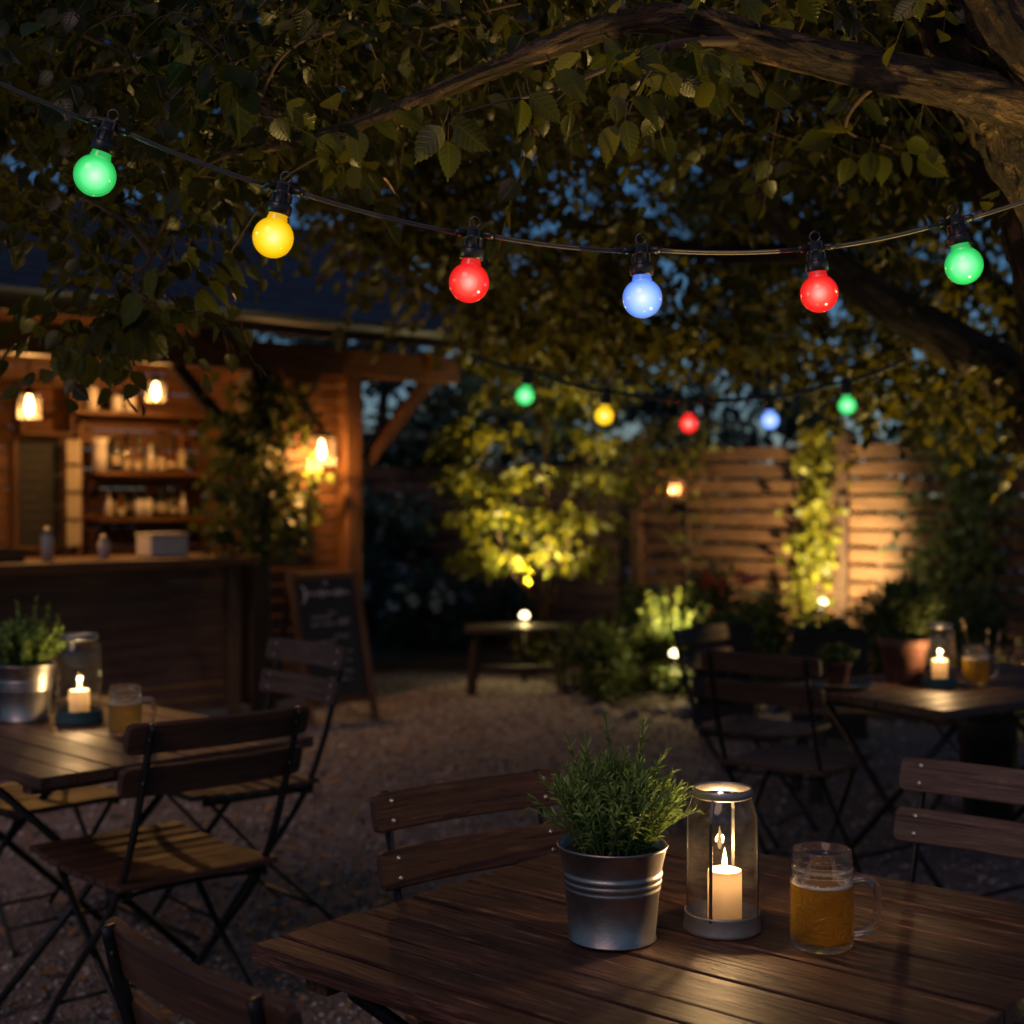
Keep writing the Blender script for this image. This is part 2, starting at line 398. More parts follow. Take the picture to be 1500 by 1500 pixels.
NEED = np.array([(-.5, 0, 0), (.5, 0, 0), (-.5, .55, .06), (.5, .55, .06), (0, 1, -.02)], float)

def orient(axis, nrm):
    axis = axis / np.linalg.norm(axis, axis=1, keepdims=True)
    x = np.cross(axis, nrm); x /= np.maximum(np.linalg.norm(x, axis=1, keepdims=True), 1e-6)
    z = np.cross(x, axis)
    return x, axis, z
def leaves_mesh(name, pos, axis, nrm, size, width=1.0, kind='leaf', mat=None, parent=None, off=(0, 0, 0), rnd=None, smooth=True):
    pos = np.asarray(pos, float); N = len(pos)
    x, y, z = orient(np.asarray(axis, float), np.asarray(nrm, float))
    size = np.broadcast_to(np.asarray(size, float), (N,))
    T = {'leaf': LT, 'detail': ST, 'needle': NEED}[kind]
    k = len(T)
    curl = RNG.uniform(-.25, .35, N)
    Tz = T[None, :, 2] - curl[:, None] * (T[None, :, 1] ** 2) * (0.5 if kind != 'needle' else .8)
    vs = pos[:, None, :] + size[:, None, None] * (T[None, :, 0, None] * width * x[:, None, :] + T[None, :, 1, None] * y[:, None, :] + Tz[:, :, None] * z[:, None, :])
    vs = vs.reshape(-1, 3) - np.asarray(off)
    base = (np.arange(N) * k)[:, None, None]
    if kind == 'leaf':
        q = np.array([(4, 1, 2, 5), (1, 6, 7, 2)]); tr = np.array([(4, 0, 1), (5, 2, 3), (0, 6, 1), (2, 7, 3)])
    elif kind == 'needle':
        q = np.array([(0, 1, 3, 2)]); tr = np.array([(2, 3, 4)])
    else:
        q = np.array([f for f in SF if len(set(f)) == 4]); tr = np.array([tuple(dict.fromkeys(f)) for f in SF if len(set(f)) == 3])
    quads = (base + q[None]).reshape(-1, 4); tris = (base + tr[None]).reshape(-1, 3)
    if rnd is None: rnd = RNG.uniform(0, 1, N)
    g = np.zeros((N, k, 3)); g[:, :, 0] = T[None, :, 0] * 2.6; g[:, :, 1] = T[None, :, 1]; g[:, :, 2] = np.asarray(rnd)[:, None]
    me = np_mesh(name, vs, quads, tris, {'gco': g.reshape(-1, 3)}, smooth)
    me.materials.append(mat)
    o = bpy.data.objects.new(name, me); COL.objects.link(o)
    if parent is not None: o.parent = parent
    return o
def rdir(n, zb=0.0):
    d = RNG.normal(size=(n, 3)); d /= np.linalg.norm(d, axis=1, keepdims=True); d[:, 2] += zb; return d

# thin twigs as one numpy tube mesh
def lines_mesh(name, p0, p1, p2, r0, r1, mat, parent, off=(0, 0, 0), seg=3, steps=4):
    p0, p1, p2 = [np.asarray(q, float) for q in (p0, p1, p2)]; N = len(p0)
    ts = np.linspace(0, 1, steps + 1)
    pts = ((1 - ts) ** 2)[None, :, None] * p0[:, None] + (2 * ts * (1 - ts))[None, :, None] * p1[:, None] + (ts ** 2)[None, :, None] * p2[:, None]
    tan = pts[:, -1] - pts[:, 0]; tan /= np.maximum(np.linalg.norm(tan, axis=1, keepdims=True), 1e-6)
    a = np.where(np.abs(tan[:, 2:3]) < .9, np.array([[0, 0, 1.]]), np.array([[1., 0, 0]]))
    u = np.cross(tan, a); u /= np.linalg.norm(u, axis=1, keepdims=True); w = np.cross(tan, u)
    an = 2 * PI * np.arange(seg) / seg
    rad = (np.asarray(r0).reshape(-1, 1) * (1 - ts)[None] + np.asarray(r1).reshape(-1, 1) * ts[None])
    ring = u[:, None, None] * np.cos(an)[None, None, :, None] + w[:, None, None] * np.sin(an)[None, None, :, None]
    vs = (pts[:, :, None] + rad[:, :, None, None] * ring).reshape(-1, 3) - np.asarray(off)
    q = []
    for i in range(steps):
        for k in range(seg): q.append((i * seg + k, i * seg + (k + 1) % seg, (i + 1) * seg + (k + 1) % seg, (i + 1) * seg + k))
    quads = ((np.arange(N) * seg * (steps + 1))[:, None, None] + np.array(q)[None]).reshape(-1, 4)
    me = np_mesh(name, vs, quads, None, {'gco': vs}, True); me.materials.append(mat)
    o = bpy.data.objects.new(name, me); COL.objects.link(o)
    if parent is not None: o.parent = parent
    if name in ('twigs', 'branchlets'): o.name = 'twigs'; o['kind'] = 'stuff'
    return o

def smooth_path(pts, n=8):
    pts = [V(p) for p in pts]; out = []
    for i in range(len(pts) - 1):
        p0 = pts[max(i - 1, 0)]; p1 = pts[i]; p2 = pts[i + 1]; p3 = pts[min(i + 2, len(pts) - 1)]
        for k in range(n):
            t = k / n
            out.append(.5 * ((2 * p1) + (p2 - p0) * t + (2 * p0 - 5 * p1 + 4 * p2 - p3) * t * t + (3 * p1 - p0 - 3 * p2 + p3) * t ** 3))
    out.append(pts[-1]); return out
def radii(path_n, r0, r1): return [r0 + (r1 - r0) * i / (path_n - 1) for i in range(path_n)]

# ------------------------------------------------------------------ world, sun, camera
world = bpy.data.worlds.new('World'); SC.world = world; world.use_nodes = True
wn = world.node_tree; bg = wn.nodes['Background']
sky = wn.nodes.new('ShaderNodeTexSky'); sky.sky_type = 'NISHITA'; sky.sun_disc = False
SUN_EL, SUN_ROT = math.radians(40), math.radians(208)
sky.sun_elevation = SUN_EL; sky.sun_rotation = SUN_ROT; sky.air_density = 1.0; sky.dust_density = .3; sky.ozone_density = 6.0
hs = wn.nodes.new('ShaderNodeHueSaturation'); hs.inputs['Saturation'].default_value = 1.22; wn.links.new(sky.outputs[0], hs.inputs['Color']); wn.links.new(hs.outputs[0], bg.inputs[0]); bg.inputs[1].default_value = SKY_S = .034
sun = bpy.data.lights.new('dusk_sun', 'SUN'); sun.energy = .66; sun.angle = math.radians(30); sun.color = (1, .62, .50)
so = bpy.data.objects.new('dusk_sun', sun); COL.objects.link(so)
# nishita sun direction: rotation measured from +Y clockwise towards +X
sd = V((math.sin(SUN_ROT) * math.cos(SUN_EL), math.cos(SUN_ROT) * math.cos(SUN_EL), math.sin(SUN_EL)))
so.rotation_euler = (-sd).to_track_quat('-Z', 'Y').to_euler()
so.location = (0, -5, 8)

cam = bpy.data.cameras.new('camera'); co = bpy.data.objects.new('camera', cam); COL.objects.link(co)
cam.sensor_width = 36; cam.lens = FPX / 1500 * 36; cam.clip_start = .05; cam.clip_end = 900
co.location = (0, 0, CAMH); co.rotation_euler = (PI / 2 - PITCH, 0, 0)
cam.dof.use_dof = True; cam.dof.focus_distance = 2.3; cam.dof.aperture_fstop = 3.2; cam.dof.aperture_blades = 0
SC.camera = co
SC.view_settings.view_transform = 'Standard'; SC.view_settings.look = 'None'; SC.view_settings.exposure = 0
cy = SC.cycles
cy.use_denoising = True
try: cy.denoiser = 'OPENIMAGEDENOISE'
except Exception: pass
cy.use_adaptive_sampling = True; cy.adaptive_threshold = .02; cy.use_light_tree = True; cy.sample_clamp_indirect = 3.0; cy.sample_clamp_direct = 0
cy.max_bounces = 10; cy.diffuse_bounces = 3; cy.glossy_bounces = 4; cy.transmission_bounces = 10; cy.transparent_max_bounces = 16
cy.caustics_reflective = False; cy.caustics_refractive = True; cy.blur_glossy = .5

def lamp(kind, loc, energy, col, parent=None, target=None, size=.02, spot=80, blend=.6, name='lamp_light'):
    l = bpy.data.lights.new(name, kind); l.energy = energy; l.color = col; l.shadow_soft_size = size
    if kind == 'SPOT': l.spot_size = math.radians(spot); l.spot_blend = blend
    o = bpy.data.objects.new(name, l); COL.objects.link(o); o.location = loc
    if target is not None:
        o.rotation_euler = (V(target) - V(loc)).to_track_quat('-Z', 'Y').to_euler()
    if parent is not None: o.parent = parent
    return o
WARM = (1, .47, .13); CANDLE = (1, .60, .26); SPOTC = (1, .74, .30)

# ------------------------------------------------------------------ ground
def ground():
    n = 60
    b = MB(); b.add([(-250, -250, 0), (250, -250, 0), (250, 250, 0), (-250, 250, 0)], [(0, 1, 2, 3)])
    tag(b.build('ground', M['gravel']), kind='structure')
    # planting bed: raised soil with a wavering edge
    edge = [P(560, 985, 11.7), P(640, 984, 11.7), P(760, 990, 11.4), P(840, 1012, 10.4), P(900, 1040, 9.6), P(1010, 1047, 9.3), P(1080, 1040, 9.4), P(1200, 1040, 9.4), P(1350, 1050, 9.0)]
    pts = [V((p.x, p.y, 0)) for p in edge] + [V((4.2, 8.6, 0)), V((7, 8, 0)), V((9, 16, 0)), V((0, 24, 0)), V((-2.2, 20, 0)), V((-1.4, 12.4, 0))]
    path = smooth_path(pts + [pts[0]], 6)[:-1]
    cen = V((2.2, 13.5, 0)); vs = []; fs = []; m = len(path); rings = [1.0, .985, .93, .7, .35]
    hs = [.004, .05, .07, .09, .12]
    for k, (r, h) in enumerate(zip(rings, hs)):
        for p in path:
            q = cen + (p - cen) * r; vs.append((q.x, q.y, h + (random.uniform(-.015, .015) if k else 0)))
    vs.append((cen.x, cen.y, .12))
    for k in range(len(rings) - 1):
        for i in range(m):
            j = (i + 1) % m; fs.append((k * m + i, k * m + j, (k + 1) * m + j, (k + 1) * m + i))
    for i in range(m): fs.append(((len(rings) - 1) * m + i, (len(rings) - 1) * m + (i + 1) % m, len(vs) - 1))
    b = MB(); b.add(vs, fs, smooth=True)
    tag(b.build('garden_bed', M['bed']), kind='structure')
    # loose stones of the gravel
    N = 30000
    y = 2.6 + 8.6 * RNG.uniform(0, 1, N) ** 1.5; x = RNG.uniform(-1, 1, N) * (.42 * y + .5)
    s = RNG.uniform(.004, .016, N) * (1 + .25 * (y > 6))
    OCT = np.array([(1, 0, 0), (-1, 0, 0), (0, 1, 0), (0, -1, 0), (0, 0, .7), (0, 0, -.5)], float)
    OF = np.array([(0, 2, 4), (2, 1, 4), (1, 3, 4), (3, 0, 4), (2, 0, 5), (1, 2, 5), (3, 1, 5), (0, 3, 5)])
    an = RNG.uniform(0, 2 * PI, N); ca, sa = np.cos(an), np.sin(an)
    T = OCT[None] * RNG.uniform(.6, 1.3, (N, 6, 1))
    vx = T[:, :, 0] * ca[:, None] - T[:, :, 1] * sa[:, None]; vy = T[:, :, 0] * sa[:, None] + T[:, :, 1] * ca[:, None]
    vs = np.stack([x[:, None] + vx * s[:, None], y[:, None] + vy * s[:, None], s[:, None] * (.25 + T[:, :, 2])], -1).reshape(-1, 3)
    tris = ((np.arange(N) * 6)[:, None, None] + OF[None]).reshape(-1, 3)
    g = np.repeat(np.stack([x, y, RNG.uniform(0, 1, N)], -1), 6, axis=0)
    me = np_mesh('gravel_stones', vs, None, tris, {'gco': g}, True); me.materials.append(M['pebble'])
    o = bpy.data.objects.new('gravel_stones', me); COL.objects.link(o)
    tag(o, 'loose mauve grey gravel stones covering the courtyard ground', 'gravel', kind='stuff')
    # fallen leaves
    N = 800
    y = 2.7 + 6.5 * RNG.uniform(0, 1, N) ** 1.6; x = RNG.uniform(-1, .55, N) * (.40 * y + .3)
    pos = np.stack([x, y, RNG.uniform(.012, .03, N)], -1)
    ax = np.stack([RNG.normal(size=N), RNG.normal(size=N), RNG.uniform(-.1, .25, N)], -1)
    nr = np.stack([RNG.normal(size=N) * .3, RNG.normal(size=N) * .3, np.ones(N)], -1)
    o = leaves_mesh('fallen_leaves', pos, ax, nr, RNG.uniform(.025, .06, N), 1.0, 'leaf', M['fallen'])
    tag(o, 'fallen brown and yellow leaves strewn over the gravel', 'fallen leaves', kind='stuff')
ground()

# ------------------------------------------------------------------ string lights
BULBS = {'green': ((.015, .42, .07), (.05, .70, .16), (.20, .95, .36), (.62, 1.0, .66)), 'yellow': ((.78, .38, .0), (.95, .60, .004), (1.0, .80, .04), (1.0, .95, .35)),
         'red': ((.62, .008, .008), (.92, .022, .018), (1.0, .09, .06), (1.0, .45, .36)), 'blue': ((.08, .20, .80), (.22, .42, 1.0), (.42, .62, 1.0), (.82, .92, 1.0))}
BM = {k: bulbmat('bulb_' + k, *v) for k, v in BULBS.items()}
def string_lights(bulbs, R, label, ends, tilts, glow, thick=1.0):
    """bulbs: (px, py, diameter px, colour)"""
    cs = [P(px, py, 2 * R * FPX / d) for px, py, d, _ in bulbs]
    root = empty('string_lights', cs[len(cs) // 2] + V((0, 0, .08)), 0, label, 'string lights')
    off = root.location
    tops = []
    hi, hook = None, None
    for (px, py, d, colr), c, tl in zip(bulbs, cs, tilts):
        rot = Matrix.Rotation(tl, 3, 'Y')
        T = lambda q: rot @ V(q) * (R / .0325) + c - off
        def place(b):
            b.v = [tuple(T(p)) for p in b.v]; return b
        b = MB()
        pr = [(1e-5, -.0325)] + [(.0325 * math.sin(PI * i / 18), -.0325 * math.cos(PI * i / 18)) for i in range(1, 16)] + [(.0165, .0305), (.0150, .0345), (.0150, .040)]
        b.lathe(pr, 40); bo = place(b).build('bulb', BM[colr], root); tag(bo, colr + ' round bulb')
        b = MB()
        b.lathe([(1e-5, .0375), (.0185, .0375), (.0195, .039), (.0195, .052), (.0183, .054), (.0155, .0545), (.0150, .056), (.0142, .070), (.0150, .071), (.0150, .074), (.0120, .0755), (.0120, .085), (1e-5, .086)], 28)
        for k in range(8):
            a = 2 * PI * k / 8; b.box((math.cos(a) * .0152, math.sin(a) * .0152, .063), (.003, .003, .012), Matrix.Rotation(a, 3, 'Z'))
        b.box((0, 0, .079), (.021, .019, .020))
        # cable sleeves left and right
        for sx in (-1, 1): b.tube([(sx * .009, 0, .0795), (sx * .022, 0, .079), (sx * .024, 0, .0788), (sx * .032, 0, .078)], [.0058, .0055, .0068, .0048], 12)
        so_ = place(b).build('socket', M['black'], root)
        b = MB(); b.tube([(math.cos(a) * .0085, 0, .0975 + math.sin(a) * .0085) for a in [2 * PI * k / 20 for k in range(21)]], .0017, 8)
        place(b).build('hanging_loop', M['wire'], so_)
        tops.append((T((-.031, 0, .078)), T((.031, 0, .078))))
        if glow: lamp('POINT', c - off + V((0, R + .02, -.012)), glow, BULBS[colr][2], root, size=.006, name='bulb_light')
    k = R / .0325; cable = MB()
    chain = [ends[0] - off] + [q for a in tops for q in a] + [ends[1] - off]
    for i in range(0, len(chain), 2):
        a, b = chain[i], chain[i + 1]; L = (b - a).length; pts = []
        for j in range(11):
            t = j / 10; p = a.lerp(b, t); p.z -= .05 * L * 4 * t * (1 - t) * (.35 if 0 < i < len(chain) - 2 else .3); pts.append(p)
        for dz in (-.0018, .0018): cable.tube([p + V((0, 0, dz * k * thick)) for p in pts], .0021 * k * thick, 8)
    cable.build('cable', M['cable'], root)
    return root
string_lights([(139, 257, 61, 'green'), (400, 348, 60, 'yellow'), (687, 414, 59, 'red'), (941, 437, 58, 'blue'), (1200, 430, 55.5, 'red'), (1412, 389, 55, 'green')],
              .0325, 'near string of six large coloured bulbs on black cable under the branch', (P(-110, 70, 2.15), P(1640, 240, 2.55)),
              [.30, .22, .10, -.02, -.08, -.20], .26)
string_lights([(769, 580, 29.5, 'green'), (885, 609, 29.5, 'yellow'), (1009, 621, 29, 'red'), (1128, 616, 28.5, 'blue'), (1241, 594, 28.5, 'green')],
              .0325, 'far string of five smaller coloured bulbs in front of the wooden fence', (P(690, 520, 4.6), P(1330, 525, 4.8)),
              [.16, .10, .02, -.05, -.12], .40, 1.9)

# ------------------------------------------------------------------ furniture
def slat_curved(b, L, h, th, c, tilt, bow, n=10, r=.012):
    """wooden back slat, length along x, rounded ends, bowed backwards"""
    ys = []; ct, st = math.cos(tilt), math.sin(tilt); off = random.uniform(0, 50)
    xs = [-L / 2, -L / 2 + r * .3, -L / 2 + r] + [-L / 2 + r + (L - 2 * r) * i / n for i in range(1, n)] + [L / 2 - r, L / 2 - r * .3, L / 2]
    vs = []; g = []; e = .003
    for x in xs:
        d = L / 2 - abs(x); ins = 0 if d >= r else (r - math.sqrt(max(0, r * r - (r - d) ** 2)))
        hh = h / 2 - ins; y0 = -bow * (1 - (2 * x / L) ** 2)
        for (yy, zz) in ((-th / 2, -hh + e), (-th / 2 + e, -hh), (th / 2 - e, -hh), (th / 2, -hh + e), (th / 2, hh - e), (th / 2 - e, hh), (-th / 2 + e, hh), (-th / 2, hh - e)):
            vs.append((x + c[0], c[1] + y0 + yy * ct - zz * st, c[2] + yy * st + zz * ct)); g.append((x + off, zz + off, yy))
    fs = []; m = 8
    for i in range(len(xs) - 1):
        for k in range(m): fs.append((i * m + k, (i + 1) * m + k, (i + 1) * m + (k + 1) % m, i * m + (k + 1) % m))
    fs += [tuple(range(m)), tuple((len(xs) - 1) * m + k for k in range(m))[::-1]]
    b.add(vs, fs, g)

def make_chair(slatm):
    root = empty('folding_chair', (0, 0, 0))
    W = .185
    fr = [(-.282, .872), (-.262, .785), (-.235, .69), (-.20, .58), (-.155, .47), (-.085, .36), (.02, .24), (.13, .11), (.215, .0)]
    for s in (-1, 1):
        b = MB(); pth = smooth_path([(s * W, y, z) for y, z in fr], 4)
        for i in range(len(pth) - 1): pass
        b.tube(pth, .0115, 8, flat=.55); b.build('frame_bar', M['steel'], root)
        b = MB(); b.tube([(s * (W - .022), .185, .432), (s * (W - .022), .0, .235), (s * (W - .022), -.25, .0)], .0105, 8, flat=.55); b.build('leg', M['steel'], root)
        b = MB(); b.bar((s * (W - .012), -.17, .438), (s * (W - .012), .215, .438), .008, .022); b.build('seat_rail', M['steel'], root)
    for (y, z, w) in ((.155, .075, W), (-.19, .055, W - .022), (-.15, .455, W)):
        b = MB(); b.tube([(-w, y, z), (w, y, z)], .006, 8); b.build('stretcher', M['steel'], root)
    b = MB()
    b.tube([(W * math.sin(a), -.160 - .0 + .05 * (math.cos(a)), .425 - .0) for a in [PI / 2 * k / 6 for k in range(-6, 7)]], .006, 6)
    b.build('seat_hoop', M['steel'], root)
    b = MB(); n = 8; dep = .45; w = dep / n
    for i in range(n):
        y = -.18 + w * (i + .5); L = .41 if i < n - 1 else .40
        b.box((0, y, .4605 - .010 * math.sin(PI * i / (n - 1))), (L, w - .008, .017))
    b.build('seat', slatm, root, .003)
    b = MB(); tilt = .22
    cs = [(0, -.252, .836), (0, -.226, .730)]
    for c in cs: slat_curved(b, .455, .074, .019, c, tilt, .022)
    bk = b.build('backrest', slatm, root)
    sm = None
    for c in cs:
        for s in (-1, 1):
            for dz in (-.019, .019):
                y0 = -.022 * (1 - (2 * W / .455) ** 2)
                if sm is None:
                    b = MB(); b.sphere((0, 0, 0), .0062, 10, 6, (1, .5, 1)); sm = b.build('screw', M['screw'], bk); o = sm
                else: o = sm.copy(); COL.objects.link(o); o.parent = bk
                o.location = (s * W, c[1] + y0 + .0098 - dz * math.sin(tilt), c[2] + dz * math.cos(tilt) + .002)
                # matching bolt head at the back of the steel bar
    for c in cs:
        for s in (-1, 1):
            o = sm.copy(); COL.objects.link(o); o.parent = bk; o.location = (s * W, c[1] - .027, c[2])
    return root
CH = 'folding garden chairs of wooden slats on black steel frames'
chairs = [
    # centre of backrest (x, y), forward direction, scale, label
    ((-.085, 2.86), (.588, -.809), 1.0, 'dark folding chair behind the near table, its back beside the metal bucket of herbs'),
    ((1.035, 2.985), (-.66, -.75), 1.0, 'mauve grey folding chair behind the beer mug at the right picture edge'),
    ((-.40, 1.78), (.745, .667), 1.0, 'folding chair nearest the camera, only its backrest top in the bottom left corner'),
    ((-.745, 3.62), (-.66, .75), 1.0, 'brown folding chair seen from behind with its whole slatted seat showing'),
    ((-.72, 4.98), (-.76, -.65), 1.07, 'greyish folding chair standing between the left table and the chalkboard'),
    ((-1.76, 4.90), (.71, -.70), 1.0, 'folding chair at the left picture edge, only its seat showing under the left table'),
    ((.875, 5.03), (.6, .8), 1.02, 'blurred folding chair turned from camera at the left corner of the right table'),
    ((.83, 6.25), (.8, -.6), 1.0, 'far dim folding chair half hidden behind the other chair of the right table'),
    ((2.35, 6.3), (-.9, -.3), 1.0, 'dim folding chair beyond the right table at the picture edge'),
]
proto = {}
for i, ((x, y), f, s, lab) in enumerate(chairs):
    pale = i in (1, 4)
    if pale not in proto: o = proto[pale] = make_chair(M['slat_pale'] if pale else M['slat'])
    else: o = copy_tree(proto[pale])
    a = math.atan2(-f[0], f[1])       # rotate +y onto f
    fl = math.hypot(*f)
    o.location = (x + .257 * s * f[0] / fl, y + .257 * s * f[1] / fl, .0)
    o.rotation_euler = (0, 0, a); o.scale = (s, s, s)
    if i == 3: o.scale = (1.12, 1.26, 1.03); o.location.x -= .03
    tag(o, lab, 'chair', CH)

def make_table(org, e1, e2, L1, L2, planks, mat, th, label, H=.75, legs=.16):
    """e1 runs along the planks, e2 across; org is the corner"""
    a = math.atan2(e1[1], e1[0]); root = empty('folding_table', (org[0], org[1], 0), a, label, 'table')
    sgn = 1 if (e1[0] * e2[1] - e1[1] * e2[0]) > 0 else -1
    b = MB(); y = 0
    for w in planks:
        dz = random.uniform(-.0012, .0012)
        b.box((L1 / 2 + random.uniform(-.002, .002), sgn * (y + w / 2), H - th / 2 + dz), (L1, w - .0048, th)); y += w
    b.build('tabletop', mat, root, .0035)
    for s in (.12, L1 - .12):
        b = MB(); b.box((s, sgn * L2 / 2, H - th - .016), (.05, L2 - .06, .028)); b.build('batten', mat, root, .002)
    for s in (legs, L1 - .20):
        b = MB(); b.tube([(s, sgn * .07, H - th - .03), (s, sgn * (L2 - .07), .0)], .012, 8); b.build('leg', M['steel'], root)
        b = MB(); b.tube([(s + .025, sgn * (L2 - .07), H - th - .03), (s + .025, sgn * .07, .0)], .012, 8); b.build('leg', M['steel'], root)
    for yy in (.09, L2 - .09):
        b = MB(); b.tube([(legs, sgn * yy, .03 + .05), (L1 - .20, sgn * yy, .08)], .008, 8); b.build('stretcher', M['steel'], root)
    return root
make_table((-.408, 2.209), (.755, -.656), (.656, .755), 1.0, 1.0, [.060, .104, .067, .120, .138, .132, .13, .13, .128], M['table'], .028,
           'near dark plank table holding the metal bucket, candle jar and beer mug')
make_table((-.572, 4.107), (-.71, .704), (-.704, -.71), 1.25, .85, [.106] * 8, M['table2'], .03,
           'left brown plank table with herb pot, lit candle jar and mug on it', legs=.47)
make_table((1.402, 4.60), (.835, .55), (-.55, .835), 1.3, .78, [.0975] * 8, M['table2'], .03,
           'right brown plank table with terracotta pots and candle in front of the fence')

# ---------------- candle lanterns, candles
def make_lantern(basemat, struts=True):
    root = empty('candle_lantern', (0, 0, 0))
    b = MB(); b.lathe([(1e-5, 0), (.0605, 0), (.0625, .002), (.0620, .006), (.0595, .028), (.0605, .031), (.0585, .032), (.0562, .029), (.0558, .012), (1e-5, .012)], 48); b.build('base', basemat, root)
    b = MB(); b.lathe([(.0555, .014), (.0560, .060), (.0565, .182), (.0552, .189), (.0465, .211), (.0440, .215), (.0435, .222)], 48); b.build('glass_jar', M['glass'], root)
    b = MB(); b.lathe([(.0450, .214), (.0475, .215), (.0485, .218), (.0485, .226), (.0470, .229), (.0445, .229), (.0435, .226), (.0435, .215)], 48, closed=True); b.build('top_ring', basemat if struts else M['galv'], root)
    if struts:
        for k in range(4):
            a = k * PI / 2 + math.radians(244)
            q = lambda r, z: (math.cos(a) * r, math.sin(a) * r, z)
            b = MB(); pts = [q(.0590, .010), q(.0585, .183), q(.0568, .191), q(.0488, .216)]
            for i in range(3): b.bar(pts[i], pts[i + 1], .0055, .0016, up=(math.cos(a), math.sin(a), 0.01))
            b.build('strut', M['strut'], root, .0004)
    return root
def make_candle(power):
    root = empty('candle', (0, 0, 0))
    b = MB(); R = .0275; H = .084
    b.lathe([(1e-5, 0), (R - .001, 0), (R, .001), (R, H - .003), (R - .0012, H - .0005), (R - .003, H), (R * .7, H - .002), (R * .3, H - .0035), (1e-5, H - .004)], 40); b.build('wax', M['wax'], root)
    b = MB(); b.tube([(0, 0, H - .006), (.0004, 0, H + .002), (.0012, 0, H + .006)], .0009, 6); b.build('wick', M['wick'], root)
    b = MB(); b.lathe([(1e-5, 0), (.0022, .001), (.0038, .005), (.0044, .010), (.0038, .017), (.0024, .025), (.0010, .031), (1e-5, .035)], 20, (0, 0, H + .001)); b.build('flame', M['flame'], root)
    lamp('POINT', (0, 0, H + .016), power, CANDLE, root, size=.007, name='candle_light')
    lamp('POINT', (0, 0, H - .018), .062, (1, .66, .32), root, size=.006, name='wax_fill_light')  # added lamp hidden inside the wax so its sides glow
    return root
LN1 = V((.338, 2.28, .7515))
l0 = make_lantern(M['zinc']); l0.location = LN1; tag(l0, 'strutted glass candle lantern with grey metal base beside the near beer mug', 'lantern')
c0 = make_candle(8.0); c0.location = LN1 + V((.004, 0, .0125)); tag(c0, 'thick cream candle burning inside the lantern on the near table', 'candle')
l1 = make_lantern(M['teal'], False); l1.location = (-1.335, 4.38, .7515); l1.scale = (1.17, 1.17, 1.18); tag(l1, 'glass candle jar with teal base on the left table', 'lantern')
c1 = copy_tree(c0); c1.location = (-1.335, 4.38, .7515 + .0137); c1.scale = (1.15, 1.15, 1.0); tag(c1, 'cream candle burning inside the jar on the left table', 'candle')
l2 = copy_tree(l1); l2.location = (1.566, 5.2, .7515); l2.scale = (.98, .98, 1.0); tag(l2, 'glass candle jar between terracotta pot and mug on the right table', 'lantern')
c2 = copy_tree(c0); c2.location = (1.566, 5.2, .7515 + .0125); c2.scale = (1.05, 1.05, .98); tag(c2, 'cream candle burning inside the jar on the right table', 'candle')

# ---------------- beer mugs
def make_mug():
    root = empty('beer_mug', (0, 0, 0))
    out = [(1e-5, 0), (.040, 0), (.0455, .003), (.0485, .010), (.0490, .020), (.0490, .098), (.0475, .107), (.0452, .112), (.0450, .118), (.0472, .1205), (.0472, .1235), (.0452, .126), (.0450, .134), (.0468, .136), (.0468, .139), (.0450, .141), (.0450, .150), (.0442, .1525)]
    inn = [(.0425, .1515), (.0422, .118), (.0425, .112), (.0448, .104), (.0458, .096), (.0458, .020), (.043, .013), (1e-5, .0115)]
    b = MB(); b.lathe(out + inn, 56); b.build('glass_body', M['mugglass'], root)
    b = MB(); pts = smooth_path([(.0455, 0, .106), (.062, 0, .109), (.078, 0, .104), (.083, 0, .088), (.083, 0, .060), (.078, 0, .040), (.064, 0, .028), (.0465, 0, .024)], 6)
    b.tube(pts, .0076, 16, flat=.85); b.build('handle', M['handleglass'], root)
    b = MB(); b.lathe([(1e-5, .0118), (.0428, .0135), (.0462, .021), (.0462, .096), (.0455, .0985), (1e-5, .0985)], 48); b.build('beer', M['beer'], root)
    b = MB(); rn = random.Random(3)
    pr = [(.0452, .0982), (.0456, .1005), (.0445, .1022), (.041, .1024), (.036, .1008), (.0345, .0992), (.036, .0985)]
    b.lathe(pr, 48, closed=True)
    for k in range(46):
        a = rn.uniform(0, 6.28); r = rn.uniform(.026, .0350); b.sphere((r * math.cos(a), r * math.sin(a), .0992), rn.uniform(.0009, .0022), 8, 5, (1, 1, .7))
    b.build('foam', M['foam'], root)
    return root
m0 = make_mug(); m0.location = (.479, 2.19, .7515); m0.rotation_euler = (0, 0, math.radians(-12)); tag(m0, 'handled glass jar mug of amber beer in sharp focus on near table', 'beer mug', 'glass mugs of beer')
m1 = copy_tree(m0); m1.location = (-1.125, 4.13, .7515); m1.scale = (.98, .98, .95); m1.rotation_euler = (0, 0, math.radians(20)); tag(m1, 'blurred glass mug of pale beer beside the candle jar on left table', 'beer mug', 'glass mugs of beer')
pale = M['beer'].copy(); pale.name = 'pale_beer'
for nd in pale.node_tree.nodes:
    if nd.type == 'BSDF_TRANSPARENT': nd.inputs[0].default_value = (.92, .84, .55, 1)
    if nd.type == 'BSDF_GLASS': nd.inputs[0].default_value = (.95, .88, .62, 1)
for nd in pale.node_tree.nodes:
    if nd.type == 'MIX_SHADER' and nd.inputs[1].is_linked and nd.inputs[1].links[0].from_node.type == 'BSDF_GLASS': nd.inputs[0].default_value = .7
for ch in m1.children:
    if ch.name.startswith('beer'): ch.data = ch.data.copy(); ch.data.materials[0] = pale
m2 = copy_tree(m0); m2.location = (1.705, 5.22, .7515); m2.scale = (1.0, 1.0, .98); m2.rotation_euler = (0, 0, math.radians(10)); tag(m2, 'blurred glass mug of beer beside the candle jar on right table', 'beer mug', 'glass mugs of beer')

